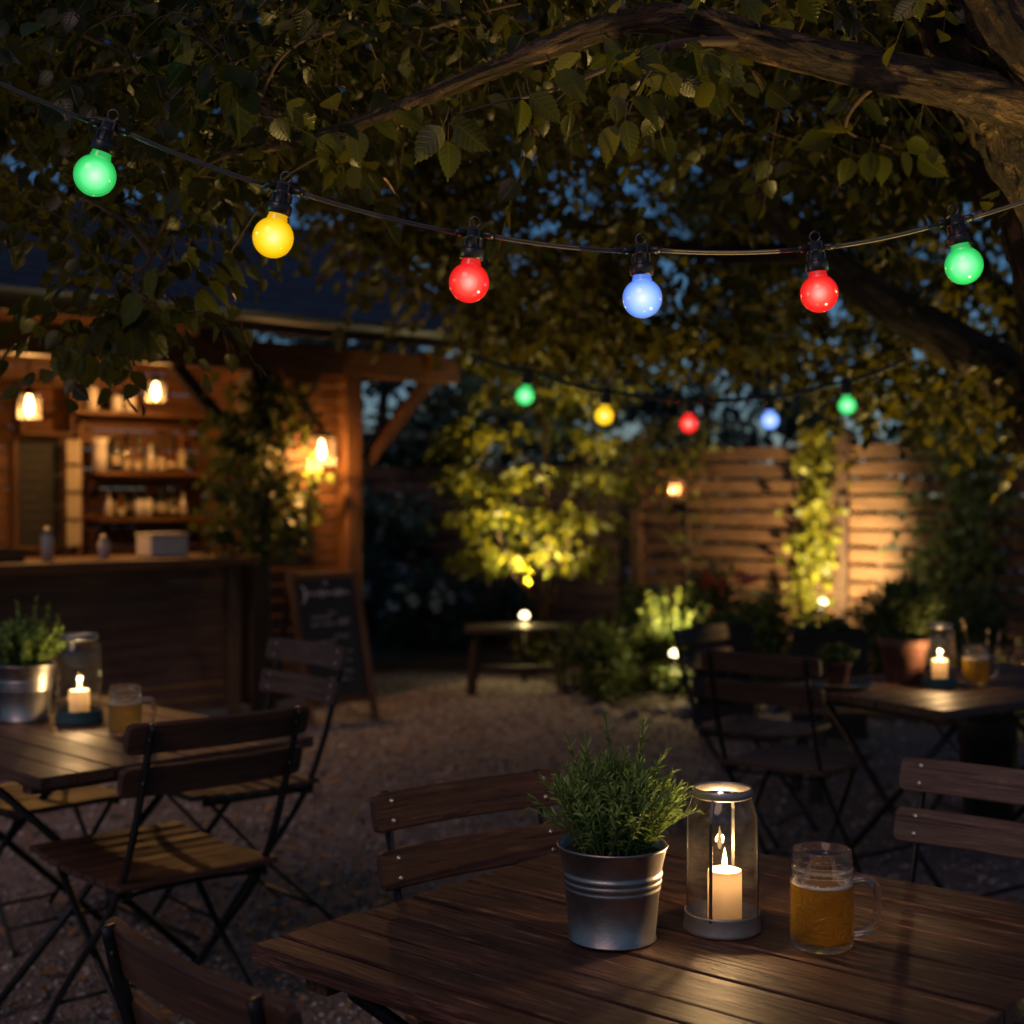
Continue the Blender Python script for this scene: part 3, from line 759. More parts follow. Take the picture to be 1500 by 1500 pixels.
# ---------------- potted herbs
def herb(root, R, z0, n, hmin, hmax, spread, needle=.021, tall=(), seed=1, nw=.12, mat='needle', step=.0042):
    r = np.random.default_rng(seed); P0 = []; P1 = []; P2 = []; LP = []; LA = []; LN = []; LS = []; LR = []
    for i in range(n + len(tall)):
        if i < n:
            a = r.uniform(0, 2 * PI); q = math.sqrt(r.uniform(0, 1)); h = hmin + (hmax - hmin) * (1 - q * q * .75) * r.uniform(.7, 1.05); lean = spread * q * r.uniform(.7, 1.2)
        else:
            dx, dy, h = tall[i - n]; a = math.atan2(dy, dx); q = min(.8, math.hypot(dx, dy) / R); lean = math.hypot(dx, dy) - q * R * .6
        b0 = np.array([math.cos(a) * q * R * .6, math.sin(a) * q * R * .6, z0])
        e = np.array([math.cos(a), math.sin(a), 0]) * lean
        p2 = b0 + e + np.array([r.normal() * .012, r.normal() * .012, h]); p1 = b0 + e * .35 + np.array([r.normal() * .01, r.normal() * .01, h * .55])
        P0.append(b0); P1.append(p1); P2.append(p2)
        m = int(np.linalg.norm(p2 - b0) / step)
        for k in range(m):
            t = .12 + .88 * (k / m) ** .9; p = (1 - t) ** 2 * b0 + 2 * t * (1 - t) * p1 + t * t * p2
            tg = 2 * (1 - t) * (p1 - b0) + 2 * t * (p2 - p1); tg /= np.linalg.norm(tg)
            d = r.normal(size=3); d -= tg * d.dot(tg); d /= np.linalg.norm(d)
            up = .55 + .5 * t + r.normal() * .12
            LP.append(p); LA.append(d + tg * up); LN.append(tg + r.normal(size=3) * .2)
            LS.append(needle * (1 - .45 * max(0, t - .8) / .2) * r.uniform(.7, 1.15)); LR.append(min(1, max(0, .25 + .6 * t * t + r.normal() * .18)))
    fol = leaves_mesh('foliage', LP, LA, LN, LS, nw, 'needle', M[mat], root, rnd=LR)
    nn = len(P0)
    lines_mesh('stems', P0, P1, P2, np.full(nn, .0017), np.full(nn, .0009), M['stem'], root, seg=5, steps=6)
def bucket(b, s=1.0):
    b.lathe([(1e-5, .002), (.066, .002), (.067, .0), (.0695, .001), (.0695, .004), (.068, .0055), (.0745, .078),
             (.0765, .0815), (.0765, .085), (.0755, .087), (.0775, .0905), (.0785, .0935), (.0775, .0965), (.0770, .098), (.0790, .1015), (.0798, .1045), (.0788, .1075), (.0780, .109),
             (.0785, .1125), (.0855, .145), (.0875, .1465), (.0880, .149), (.0870, .151), (.0850, .1505), (.0840, .1485), (.0775, .118), (1e-5, .118)], 64)
bk = empty('potted_herb', (.158, 2.235, .7515), 0, 'bushy rosemary in a ribbed galvanised bucket on the near table', 'potted plant')
b = MB(); bucket(b); b.build('bucket', M['galv'], bk)
b = MB(); b.lathe([(1e-5, .139), (.05, .137), (.0815, .134)], 32); b.build('soil', M['soil'], bk)
S_ = 2.235 / FPX
herb(bk, .082, .134, 170, .07, .165, .072, needle=.020, nw=.20, step=.0040, tall=[((820 - 902) * S_, .0, .195), ((857 - 902) * S_, .01, .190), ((902 - 902) * S_, -.02, .225), ((950 - 902) * S_, .02, .215), ((985 - 902) * S_, 0, .170), ((800 - 902) * S_, -.02, .105), ((1003 - 902) * S_, .0, .110), ((790 - 902) * S_, .0, .07), ((1005 - 902) * S_, -.03, .075)], seed=4)
bl = empty('potted_herb', (-1.517, 4.42, .7515), 0, 'bushy green herb in a grey metal bucket on the left table', 'potted plant')
b = MB(); bucket(b); ob = b.build('bucket', M['galv'], bl); bl.scale = (1.08, 1.08, 1.16)
b = MB(); b.lathe([(1e-5, .139), (.05, .137), (.0815, .134)], 32); b.build('soil', M['soil'], bl)
herb(bl, .085, .134, 150, .07, .14, .07, needle=.02, nw=.45, step=.006, tall=[(.03, 0, .2), (.07, .01, .18), (-.02, 0, .19), (.11, 0, .15)], seed=9)

def terracotta(loc, R, H, label, name='potted_plant', mat='terra'):
    root = empty(name, loc, 0, label, 'potted plant')
    b = MB(); b.lathe([(1e-5, 0), (R * .68, 0), (R * .70, .003), (R * .93, H * .76), (R, H * .77), (R * 1.02, H * .98), (R * .99, H), (R * .90, H), (R * .88, H * .85), (1e-5, H * .85)], 36); b.build('pot', M[mat], root)
    b = MB(); b.lathe([(1e-5, H * .89), (R * .885, H * .87)], 24); b.build('soil', M['soil'], root)
    return root
tp = terracotta((1.47, 5.33, .7515), .095, .165, 'large terracotta pot of grassy herb beside the candle on the right table')
herb(tp, .09, .145, 120, .12, .26, .08, needle=.05, nw=.10, mat='grassy', step=.008, seed=12)
ts = terracotta((1.185, 5.17, .762), .052, .085, 'small red terracotta pot with a low plant on a dark saucer')
herb(ts, .05, .075, 50, .02, .07, .06, needle=.03, nw=.5, mat='grassy', step=.009, seed=13)
b = MB(); b.lathe([(1e-5, 0), (.10, 0), (.115, .010), (.112, .011), (.10, .004), (1e-5, .004)], 36)
o = b.build('saucer', M['black']); o.location = (1.20, 5.17, .7515); tag(o, 'dark round saucer under the small terracotta pot', 'saucer')
lv = terracotta((2.0, 5.95, .0), .13, .52, 'pink lavender in a dark planter behind the right table', 'potted_lavender', 'hutdark')
herb(lv, .12, .46, 60, .15, .34, .22, needle=.04, nw=.12, mat='grassy', step=.012, seed=15)
def flower_spikes(root, base, R, n, h0, h1, spread, mat, seed, fl=.09, size=.012):
    r = np.random.default_rng(seed); P0 = []; P1 = []; P2 = []; LP = []; LA = []; LN = []
    for i in range(n):
        a = r.uniform(0, 2 * PI); q = math.sqrt(r.uniform(0, 1)); h = r.uniform(h0, h1)
        p0 = np.array([math.cos(a) * q * R * .6, math.sin(a) * q * R * .6, base]); e = np.array([math.cos(a), math.sin(a), 0]) * spread * q
        p2 = p0 + e + [0, 0, h]; p1 = p0 + e * .3 + [0, 0, h * .6]; P0.append(p0); P1.append(p1); P2.append(p2)
        d = (p2 - p1) / np.linalg.norm(p2 - p1)
        LP = []; LA = []; LN = []
        for k in range(26):
            p = p2 - d * fl * r.uniform(0, 1); s = r.normal(size=3); LP.append(p); LA.append(s + d * .6); LN.append(d + .3 * r.normal(size=3))
        leaves_mesh('flower_spike', LP, LA, LN, RNG.uniform(.6, 1.2, len(LP)) * size, 1.2, 'leaf', mat, root)
    lines_mesh('flower_stems', P0, P1, P2, np.full(n, .002), np.full(n, .0012), M['stem'], root, seg=4, steps=4)
flower_spikes(lv, .46, .12, 34, .24, .44, .26, M['flower_pink'], 5)

# ------------------------------------------------------------------ garden bar (hut)
HO = V((-1.143, 10.0, 0)); HA = math.atan2(.669, .743)
hut = empty('garden_bar', HO, HA, 'timber garden bar hut with slate roof and open serving counter on the left', 'hut')
HM = Matrix.Translation(HO) @ Matrix.Rotation(HA, 4, 'Z')
H2W = lambda u, v, z: HM @ V((u, v, z))
UL = -5.2
def boards(b, u0, u1, v, z0, z1, h, th, axis='u', gap=.006):
    z = z0
    while z < z1 - .01:
        hh = min(h, z1 - z)
        if axis == 'u': b.box(((u0 + u1) / 2, v + random.uniform(-.003, .003), z + hh / 2), (u1 - u0, th, hh - gap))
        else: b.box((v + random.uniform(-.003, .003), (u0 + u1) / 2, z + hh / 2), (th, u1 - u0, hh - gap))
        z += hh
b = MB(); boards(b, UL, -.03, 2.05, 0, 2.85, .15, .03); b.build('rear_wall', M['hut'], hut, .003)
b = MB(); boards(b, .10, 2.05, -.02, 0, 2.5, .145, .03, 'v'); b.build('side_wall', M['hut'], hut, .003)
b = MB(); boards(b, -.66, -.075, .05, 0, 2.32, .105, .028, gap=.016); b.build('front_wall', M['hut'], hut, .004)
b = MB(); b.box(((UL) / 2, 1.0, .03), (-UL + .1, 2.1, .06)); b.build('floor_slab', M['stone'], hut)
for u, m, w in ((0, 'hut', .135), (-.765, 'hutdark', .15), (-3.6, 'hutdark', .15)):
    b = MB(); b.box((u, 0, 1.14), (w, w, 2.28)); b.build('post', M[m], hut, .008)
b = MB(); b.box(((UL + .95) / 2, 0, 2.375), (.95 - UL, .14, .19)); b.build('front_beam', M['hut'], hut, .008)
b = MB(); b.box((.70, 1.0, 2.40), (.12, 2.3, .15)); b.build('cross_beam', M['hut'], hut, .008)
b = MB(); b.bar((.06, 0, 1.60), (.72, 0, 2.29), .085, .085, up=(0, 1, 0)); b.build('brace', M['hut'], hut, .006)
b = MB(); b.bar((-.83, .02, 1.75), (-1.35, .02, 2.28), .08, .08, up=(0, 1, 0)); b.build('brace', M['hutdark'], hut, .006)
# ceiling: purlins along the front + boards on the slope
EV, EZ, RV, RZ = -.65, 2.56, 1.35, 3.55
sl = (RZ - EZ) / (RV - EV)
for v in (-.42, .42, .85, 1.3):
    b = MB(); b.box(((UL + .75) / 2, v, EZ + (v - EV) * sl - .10), (.75 - UL, .09, .11)); b.build('purlin', M['hut'], hut, .004)
b = MB(); k = 0; v = EV + .02
while v < RV:
    b.bar((UL, v + .07, EZ + (v + .07 - EV) * sl - .028), (.78, v + .07, EZ + (v + .07 - EV) * sl - .028), .135, .018, up=(0, -sl, 1)); v += .14
b.build('ceiling_boards', M['hut'], hut, .002)
b = MB(); r = random.Random(2)
n = 17; slope = math.hypot(RV - EV, RZ - EZ); d = V((0, (RV - EV) / slope, (RZ - EZ) / slope)); nn = V((0, -d.z, d.y))
for i in range(n):
    u = UL - .1 - r.uniform(0, .2); st = slope / n
    while u < .82:
        w = r.uniform(.18, .30); u1 = min(u + w, .84)
        if u1 - u > .04:
            p = V((0, EV, EZ)) + d * (st * (i + .5)) + nn * (.016 + r.uniform(0, .005))
            y = V((1, 0, 0)); lift = .03
            rot = Matrix((V((1, 0, 0)), (d + nn * -lift).normalized(), (nn + d * lift).normalized())).transposed()
            b.box((( u + u1) / 2, p.y, p.z), (u1 - u - .005, st * 1.25, .012), rot)
        u = u1
rf = b.build('roof', M['roof'], hut)
b = MB(); b.bar((UL, 2.0 + 1.35, EZ), (UL, 2.0 + 1.35, EZ), .01, .01) if False else None
b.add([(UL - .1, RV, RZ + .02), (.84, RV, RZ + .02), (.84, 3.35, EZ + .02), (UL - .1, 3.35, EZ + .02)], [(0, 1, 2, 3)]); b.build('rear_roof_slope', M['roof'], hut)
b = MB(); b.bar((.86, EV - .02, EZ - .06), (.86, RV, RZ - .06), .03, .17, up=(0, 0, 1)); b.build('bargeboard', M['hutdark'], hut, .003)
b = MB(); b.box(((UL + .86) / 2, EV - .005, EZ - .045), (.86 - UL, .025, .13)); b.build('fascia', M['hutdark'], hut, .003)
b = MB()
pr = [(math.cos(a) * .055, math.sin(a) * .055) for a in [PI + PI * k / 8 for k in range(9)]]
vs = []; fs = []
for u in (UL, .86):
    for y, z in pr: vs.append((u, EV - .07 + y, EZ + .0 + z))
    for y, z in pr[::-1]: vs.append((u, EV - .07 + y * .88, EZ + .0 + z * .88))
m = 18
for k2 in range(m): fs.append((k2, (k2 + 1) % m, m + (k2 + 1) % m, m + k2))
b.add(vs, fs); b.build('gutter', M['gutter'], hut)
# counter
b = MB(); boards(b, UL, -.93, -.03, .04, .985, .095, .028, gap=.008); b.build('counter_front', M['counter'], hut, .003)
b = MB(); b.box(((UL - .90) / 2, .12, 1.025), (-.90 - UL, .74, .055)); b.build('counter_top', M['hut'], hut, .006)
b = MB(); b.box((-.965, -.035, .50), (.09, .07, .985)); b.build('counter_post', M['counter'], hut, .004)
b = MB(); b.box((-2.8, 1.75, .45), (4.4, .55, .9)); b.build('back_counter', M['hutdark'], hut, .01)
for z, u0, u1 in ((1.262, -1.02, -.12), (1.612, -1.05, -.12), (2.066, -1.22, .0)):
    b = MB(); b.box(((u0 + u1) / 2, 1.88, z), (u1 - u0, .28, .032)); s_ = b.build('shelf', M['hut'], hut, .003)
    for u in (u0 + .08, u1 - .08):
        b = MB(); b.bar((u, 2.02, z - .18), (u, 1.80, z - .02), .02, .02); b.build('bracket', M['steel'], s_)
b = MB(); b.box((-1.105, 1.97, 1.5), (.05, .12, 2.2)); b.build('shelf_upright', M['hut'], hut, .004)

# things in and on the bar (world objects)
def at_hut(o, u, v, z, rz=0): o.location = H2W(u, v, z); o.rotation_euler = (0, 0, HA + rz); return o
rr = random.Random(5)
def bottle(u, v, z, h, r, kind, label, group):
    root = empty('bottle' if kind != 'jar' else 'storage_jar', (0, 0, 0), 0, label, 'bottle' if kind != 'jar' else 'jar', group)
    if kind == 'jar':
        b = MB(); b.lathe([(1e-5, 0), (r, 0), (r, h * .8), (r * .85, h * .86), (r * .85, h * .9)], 16); b.build('body', M['ceramic'], root)
        b = MB(); b.lathe([(r * .9, h * .9), (r * .9, h), (1e-5, h)], 16); b.build('lid', M['zinc'], root)
    else:
        b = MB(); b.lathe([(1e-5, 0), (r, 0), (r, h * .58), (r * .35, h * .74), (r * .32, h * .96), (r * .38, h), (1e-5, h)], 16); b.build('body', M[rr.choice(['darkglass', 'amberglass', 'greenglass', 'zinc'])], root)
        l0 = rr.uniform(.08, .22); b = MB(); b.lathe([(r * 1.02, h * l0), (r * 1.02, h * rr.uniform(.36, .52))], 16); b.build('paper_label', M['paper'], root)
    at_hut(root, u, v, z); return root
rr = random.Random(5)
for i, u in enumerate((-.84, -.75, -.66, -.55, -.46, -.37, -.28)):
    bottle(u, 1.86, 1.629, rr.uniform(.18, .32), rr.uniform(.028, .043), 'bottle', 'dark bottle with a pale label on the middle bar shelf', 'bottles on the middle bar shelf')
for i, u in enumerate((-.90, -.80, -.64, -.57, -.45, -.36, -.27)):
    if i in (2, 3): bottle(u, 1.86, 1.279, .14, .036, 'jar', 'squat pale storage jar with metal lid on the lowest bar shelf', 'jars on the lowest bar shelf')
    else: bottle(u, 1.86, 1.279, rr.uniform(.17, .24), .033, 'bottle', 'small labelled bottle on the lowest bar shelf', 'bottles on the lowest bar shelf')
for i, u in enumerate((-1.03, -.83, -.72)):
    bottle(u, 1.86, 2.083, (.19, .13, .15)[i], .042, 'jar', ('tallest pale jar at the left end of the top bar shelf', 'low pale jar second on the top bar shelf', 'pale jar third on the top bar shelf near the glowing ceiling lamp')[i], 'jars on the top bar shelf')
for i, u in enumerate((-.80, -.70, -.605, -.50, -.415, -.32, -.23)):
    bottle(u, 1.945, 1.629, rr.uniform(.26, .34), rr.uniform(.028, .038), 'bottle', 'taller bottle in the back row of the middle bar shelf', 'back row bottles on the middle bar shelf')
    bottle(u - .03, 1.945, 1.279, rr.uniform(.20, .28), rr.uniform(.026, .036), 'bottle', 'taller bottle in the back row of the lowest bar shelf', 'back row bottles on the lowest bar shelf')
b = MB(); b.lathe([(1e-5, 0), (.05, 0), (.055, .12), (.05, .2), (.065, .25), (.058, .25), (.045, .2), (1e-5, .15)], 20); o = b.build('pitcher', M['ceramic']); at_hut(o, -.97, 1.86, 1.629); tag(o, 'white pitcher at the left end of the middle bar shelf', 'pitcher')
# on the counter
b0 = empty('bread_box', (0, 0, 0), 0, 'pale box with a lid on the bar counter', 'box'); b = MB(); b.box((0, 0, .065), (.27, .2, .13)); b.build('body', M['ceramic'], b0, .012); b = MB(); b.box((0, 0, .141), (.28, .21, .018)); b.build('lid', M['ceramic'], b0, .006); at_hut(b0, -1.37, .15, 1.054)
for i, (u, v, h) in enumerate(((-2.19, .05, .20), (-2.12, .2, .15), (-1.80, .1, .14))):
    root = empty('drinks_dispenser', (0, 0, 0), 0, ('tall pale shaker on the bar counter beside the menu board', 'short pale shaker behind the tall shaker on the counter', 'pale shaker standing alone on the counter left of the box')[i], 'shaker', 'shakers on the bar counter')
    b = MB(); b.lathe([(1e-5, 0), (.034, 0), (.036, h * .7), (.025, h * .78)], 16); b.build('body', M['ceramic'], root)
    b = MB(); b.sphere((0, 0, h * .86), .028, 14, 8); b.build('cap', M['galv'], root); at_hut(root, u, v, 1.054)
tr = empty('glass_tray', (0, 0, 0), 0, 'low wooden tray at the left end of the bar counter', 'tray'); b = MB(); b.box((0, 0, .012), (.5, .3, .02)); b.build('base', M['hutdark'], tr)
for s in (-1, 1):
    b = MB(); b.box((0, s * .145, .05), (.5, .016, .06)); b.build('rim', M['hut'], tr)
at_hut(tr, -2.62, .1, 1.054)
for i in range(8):
    b = MB(); b.lathe([(1e-5, 0), (.028, 0), (.033, .11), (.031, .11), (.026, .006), (1e-5, .006)], 16); o = b.build('drinking_glass', M['glass_clean']); at_hut(o, -2.82 + .11 * (i % 4), .04 + .12 * (i // 4), 1.077)
    tag(o, 'clear drinking glass standing in the tray on the bar counter', 'glass', 'glasses in the counter tray')
mb = empty('menu_board', (0, 0, 0), 0, 'dark framed menu board on the back wall of the bar', 'board')
b = MB(); b.box((0, 0, .40), (.34, .02, .80)); b.build('panel', M['slateboard'], mb)
b = MB()
for s in (-1, 1): b.box((s * .18, -.002, .40), (.03, .035, .86)); b.box((0, -.002, .40 + s * .415), (.33, .035, .03))
b.build('frame', M['hut'], mb, .003)
b = MB()
for k in range(9):
    pts = []; L = rr.uniform(.10, .24)
    for j in range(30): pts.append((-.13 + L * j / 29, -.013, .74 - k * .075 + .012 * math.sin(j * 1.9 + k) * math.sin(j * .7)))
    b.tube(pts, .0025, 4)
b.build('chalk_writing', M['chalkdim'], mb); at_hut(mb, -1.385, 2.01, 1.07)
for k in range(4):
    b = MB(); b.box((0, 0, .09), (.115, .004, .18)); o = b.build('paper_notice', M['paper']); at_hut(o, -1.165, 1.89, 1.07 + .205 * k)
    tag(o, ('lowest', 'second from lowest', 'second from top', 'topmost')[k] + ' pale paper notice in the strip beside the menu board', 'notice', 'paper notices on the bar wall')
cs = empty('glass_cabinet', (0, 0, 0), 0, 'small glass fronted cabinet above the menu board in the bar', 'cabinet')
b = MB()
for s in (-1, 1): b.box((s * .19, 0, .18), (.02, .16, .38)); b.box((0, 0, .18 + s * .18), (.36, .16, .02))
b.box((0, .075, .18), (.36, .01, .34)); b.build('case', M['hut'], cs, .002)
b = MB(); b.box((0, -.075, .18), (.36, .004, .34)); b.build('pane', M['lampglass'], cs); at_hut(cs, -1.38, 1.93, 1.9)
# lamps of the bar
def jar_lamp(name, label, u, v, z, ceil_z, power, wall=False, rz=0, glass=(.058, .12)):
    """z = centre of the glass"""
    root = empty(name, H2W(u, v, z), HA, label, 'lamp')
    R, Hh = glass
    b = MB(); b.lathe([(R * .9, -Hh / 2), (R, -Hh / 2 + .01), (R, Hh / 2 - .015), (R * .75, Hh / 2)], 24); b.build('glass_shade', M['lampglass'], root)
    b = MB(); b.lathe([(1e-5, Hh / 2 + .035), (R * .4, Hh / 2 + .03), (R * .85, Hh / 2), (R * .8, Hh / 2 - .012), (1e-5, Hh / 2 - .012)], 20); b.build('cap', M['steel'], root)
    b = MB(); b.lathe([(1e-5, -.060), (.017, -.050), (.027, -.020), (.027, .005), (.020, .035), (.014, .055), (.012, .07)], 18); bl_ = b.build('bulb', M['filament'], root)
    if wall:
        b = MB(); b.tube([(0, 0, Hh / 2 + .03), (0, .0, Hh / 2 + .07), (0, .12, Hh / 2 + .09), (0, .195, Hh / 2 + .05)], .008, 8); b.build('bracket', M['steel'], root)
        b = MB(); b.box((0, .194, Hh / 2 + .03), (.07, .012, .16)); b.build('back_plate', M['steel'], root, .002)
        b = MB()
        for k in range(4):
            a = PI / 4 + k * PI / 2; b.bar((math.cos(a) * R, math.sin(a) * R, -Hh / 2), (math.cos(a) * R, math.sin(a) * R, Hh / 2), .005, .005)
        b.lathe([(R * 1.05, -Hh / 2 - .008), (R * 1.05, -Hh / 2), (R * .9, -Hh / 2), (R * .9, -Hh / 2 - .008)], 20, closed=True); b.build('cage', M['steel'], root)
    else:
        b = MB(); b.tube([(0, 0, Hh / 2 + .03), (0, 0, ceil_z - z)], .006, 8); b.build('cord', M['steel'], root)
    lamp('POINT', (0, 0, -.068), power, WARM, root, size=.02)
    return root
jar_lamp('pendant_lamp', 'glowing jar pendant lamp at the left edge of the bar', -2.06, .60, 2.015, 2.95, 38, glass=(.070, .16))
jar_lamp('ceiling_lamp', 'glowing ceiling lamp above the bar shelves', -.857, 1.2, 2.20, 3.3, 32, glass=(.066, .15))
jar_lamp('wall_lantern', 'bright glass wall lantern beside the front post of the bar', -.352, -.17, 1.748, 0, 38, wall=True, glass=(.095, .20))

# ------------------------------------------------------------------ chalkboard
fwd = V((.669, -.743, 0))     # faces away from the bar front
A_ = P(430, 853, 8.95); B_ = P(528, 851, 9.32)
cbx = empty('chalkboard_sign', ((A_.x + B_.x) / 2 + .12, (A_.y + B_.y) / 2 - .12, 0), math.radians(37), 'leaning wooden framed chalkboard sign with chalk writing in front of the bar', 'sign')
Wc, Hc, lean = .235, .93, .27
tl = math.atan2(lean, Hc); RC = Matrix.Rotation(-tl, 3, 'X')
Q = lambda x, y, z: RC @ V((x, y, z))
b = MB()
for s in (-1, 1): b.bar(Q(s * Wc, 0, 0), Q(s * Wc, 0, 1.0), .045, .03, up=RC @ V((0, 1, 0)))
b.bar(Q(-Wc, 0, .965), Q(Wc, 0, .965), .03, .045, up=(0, 0, 1)); b.bar(Q(-Wc, 0, .15), Q(Wc, 0, .15), .03, .045, up=(0, 0, 1)); b.build('frame', M['hut'], cbx, .003)
b = MB(); b.box(Q(0, .004, .555), (2 * Wc - .04, .012, .80), RC); bd = b.build('board', M['slateboard'], cbx)
b = MB(); r = random.Random(8)
def scrawl(x0, x1, z, h, th, dens=42):
    pts = []; n = int((x1 - x0) * dens * 6); ph = r.uniform(0, 6)
    for j in range(n):
        t = j / n; x = x0 + (x1 - x0) * t
        pts.append(Q(x + .006 * math.sin(t * dens * (x1 - x0) * 6.3 + 1.2), -.006, z + h * .5 * math.sin(t * dens * (x1 - x0) * 6.3 + ph) * (.55 + .45 * math.sin(t * 17 + ph))))
    b.tube(pts, th, 4)
scrawl(-.165, .18, .845, .055, .0042, 26)
b.tube([Q(-.172, -.006, .90), Q(-.15, -.006, .87), Q(-.165, -.006, .80), Q(-.18, -.006, .785)], .0055, 4)
b.tube([Q(-.02, -.006, .90), Q(.0, -.006, .925), Q(.02, -.006, .90)], .004, 4)
for z, x0, x1 in ((.72, .0, .05), (.69, -.13, .02), (.665, .06, .15), (.645, -.14, .15), (.56, .02, .13), (.53, -.1, .02), (.46, -.12, .14), (.40, -.1, .12), (.33, .0, .13), (.28, -.12, .1)):
    scrawl(x0, x1, z, .026, .0019, 44)
b.build('chalk_writing', M['chalk'], bd)
for s in (-1, 1):
    b = MB(); b.bar((s * Wc * .95, .02 + lean * .98, .93), (s * Wc * .95, .02 + 2.0 * lean, 0), .04, .025); b.build('rear_leg', M['hutdark'], cbx, .003)

# ------------------------------------------------------------------ wooden bench in front of the lit tree
bn = empty('wooden_bench', (.035, 10.45, -.028), math.radians(2), 'low dark wooden bench in front of the uplit young tree', 'bench')
b = MB()
for k in range(3): b.box((0, -.13 + .13 * k, .495), (.76, .122, .04))
b.build('seat', M['hutdark'], bn, .006)
for sx in (-1, 1):
    for sy in (-1, 1):
        b = MB(); b.bar((sx * .29, sy * .12, .475), (sx * .34, sy * .15, 0), .055, .055); b.build('leg', M['hutdark'], bn, .005)
    b = MB(); b.bar((sx * .31, -.13, .25), (sx * .31, .13, .25), .03, .04); b.build('stretcher', M['hutdark'], bn, .003)
b = MB(); b.bar((-.31, 0, .2), (.31, 0, .2), .03, .04); b.build('stretcher', M['hutdark'], bn, .003)
# second bench beyond the right table
bn2 = empty('wooden_bench', (2.05, 6.9, 0), math.radians(8), 'long low wooden bench beyond the legs of the right table', 'bench')
b = MB()
for k in range(3): b.box((0, -.12 + .12 * k, .44), (1.5, .112, .035))
b.build('seat', M['slat_pale'], bn2, .005)
for sx in (-1, 1):
    for sy in (-1, 1):
        b = MB(); b.bar((sx * .6, sy * .1, .42), (sx * .65, sy * .14, 0), .05, .05); b.build('leg', M['hutdark'], bn2, .004)

# ------------------------------------------------------------------ fence
FA = V((1.37, 14.3, 0)); FB = V((4.1, 11.4, 0)); fd = (FB - FA).normalized(); FANG = math.atan2(fd.y, fd.x); FL = (FB - FA).length; FN = V((fd.y, -fd.x, 0))
if FN.y > 0: FN = -FN
def fence_pt(s, z=0, out=0): q = FA + fd * s + FN * out; return V((q.x, q.y, z))
fpost = [-.12, 2.3, 4.9, 7.2]
sec = [(-.05, 2.23, 'wide left fence panel of horizontal boards right of the brick red lantern'), (2.37, 4.83, 'brightly uplit fence panel of horizontal boards with the climbing plant'), (4.97, 7.13, 'fence panel of horizontal boards cut by the right picture edge')]
fence = empty('garden_fence', fence_pt(0), FANG, 'tall warm lit fence of horizontal boards and square posts along the right', 'fence')
for (s0, s1, lab) in sec:
    b = MB(); z = .09
    while z < 1.88:
        h = .120
        b.box(((s0 + s1) / 2 + random.uniform(-.005, .005), -.012 + random.uniform(-.008, .008), z + h / 2), (s1 - s0, .022, h), Matrix.Rotation(random.uniform(-.004, .004), 3, 'Y') @ Matrix.Rotation(random.uniform(-.10, .10), 3, 'X'))
        z += h + .033
    tag(b.build('fence_panel', M['fence'], fence, .004), lab)
    for sx in (s0 + .3, s1 - .3):
        b = MB(); b.box((sx, .035, .98), (.06, .05, 1.86)); b.build('batten', M['hutdark'], fence)
for i, sp_ in enumerate(fpost):
    b = MB(); b.box((sp_, 0, 1.0), (.13, .13, 2.0)); b.lathe([(.105, 2.0), (.105, 2.02), (1e-5, 2.06)], 4, (sp_, 0, 0), rz=PI / 4, smooth=False)
    b.build('post', M['fence'] if i < 1 else M['hutdark'], fence, .006)
# return fence running left, dark, behind the young tree
b0 = fence_pt(-.2); RL = 3.4
root = empty('garden_fence', (b0.x - RL / 2, b0.y + .55, 0), math.radians(-14), 'dark unlit board fence behind the young tree', 'fence')
b = MB(); z = .1
while z < 1.75: b.box((0, 0, z + .064), (RL, .022, .128)); z += .152
b.build('boards', M['hutdark'], root, .004)
# fence lantern
fl = P(988, 715, 13.6)
s_l = (fl - FA).dot(fd); q = fence_pt(.45, 0, .10); 
tt = 0
for s in [k * .01 for k in range(-20, 200)]:
    p = fence_pt(s, 0, .13)
    if abs(p.x / p.y - (988 - 750) / FPX) < .0008: tt = s
lp = fence_pt(tt, 0, .13); lz = CAMH + (725 - 716) / FPX * lp.y
root = empty('fence_lantern', (lp.x, lp.y, lz), FANG, 'small orange glowing lantern hanging on the left end of the fence', 'lantern')
b = MB(); b.lathe([(.075, -.09), (.08, -.07), (.08, .07), (.055, .10)], 6, smooth=False); b.build('glass_shade', M['lampglass'], root)
b = MB(); b.lathe([(1e-5, .17), (.04, .15), (.095, .10), (.085, .095), (1e-5, .095)], 6, smooth=False); b.build('cap', M['steel'], root)
b = MB(); b.lathe([(1e-5, -.10), (.088, -.10), (.088, -.088), (1e-5, -.088)], 6, smooth=False); b.build('base', M['steel'], root)
b = MB(); b.tube([(0, 0, .16), (0, .0, .2), (0, .06, .22), (0, .115, .2)], .008, 6); b.build('bracket', M['steel'], root)
fm = emit('orange_lamp_glow', (1, .36, .10), 7)
for s in (-1, 1):
    b = MB(); b.sphere((s * .035, 0, -.005), .03, 12, 8, (.7, .7, 1.7)); b.build('bulb', fm, root)
lamp('POINT', (0, -.09, -.02), 5, (1, .45, .15), root, size=.02)

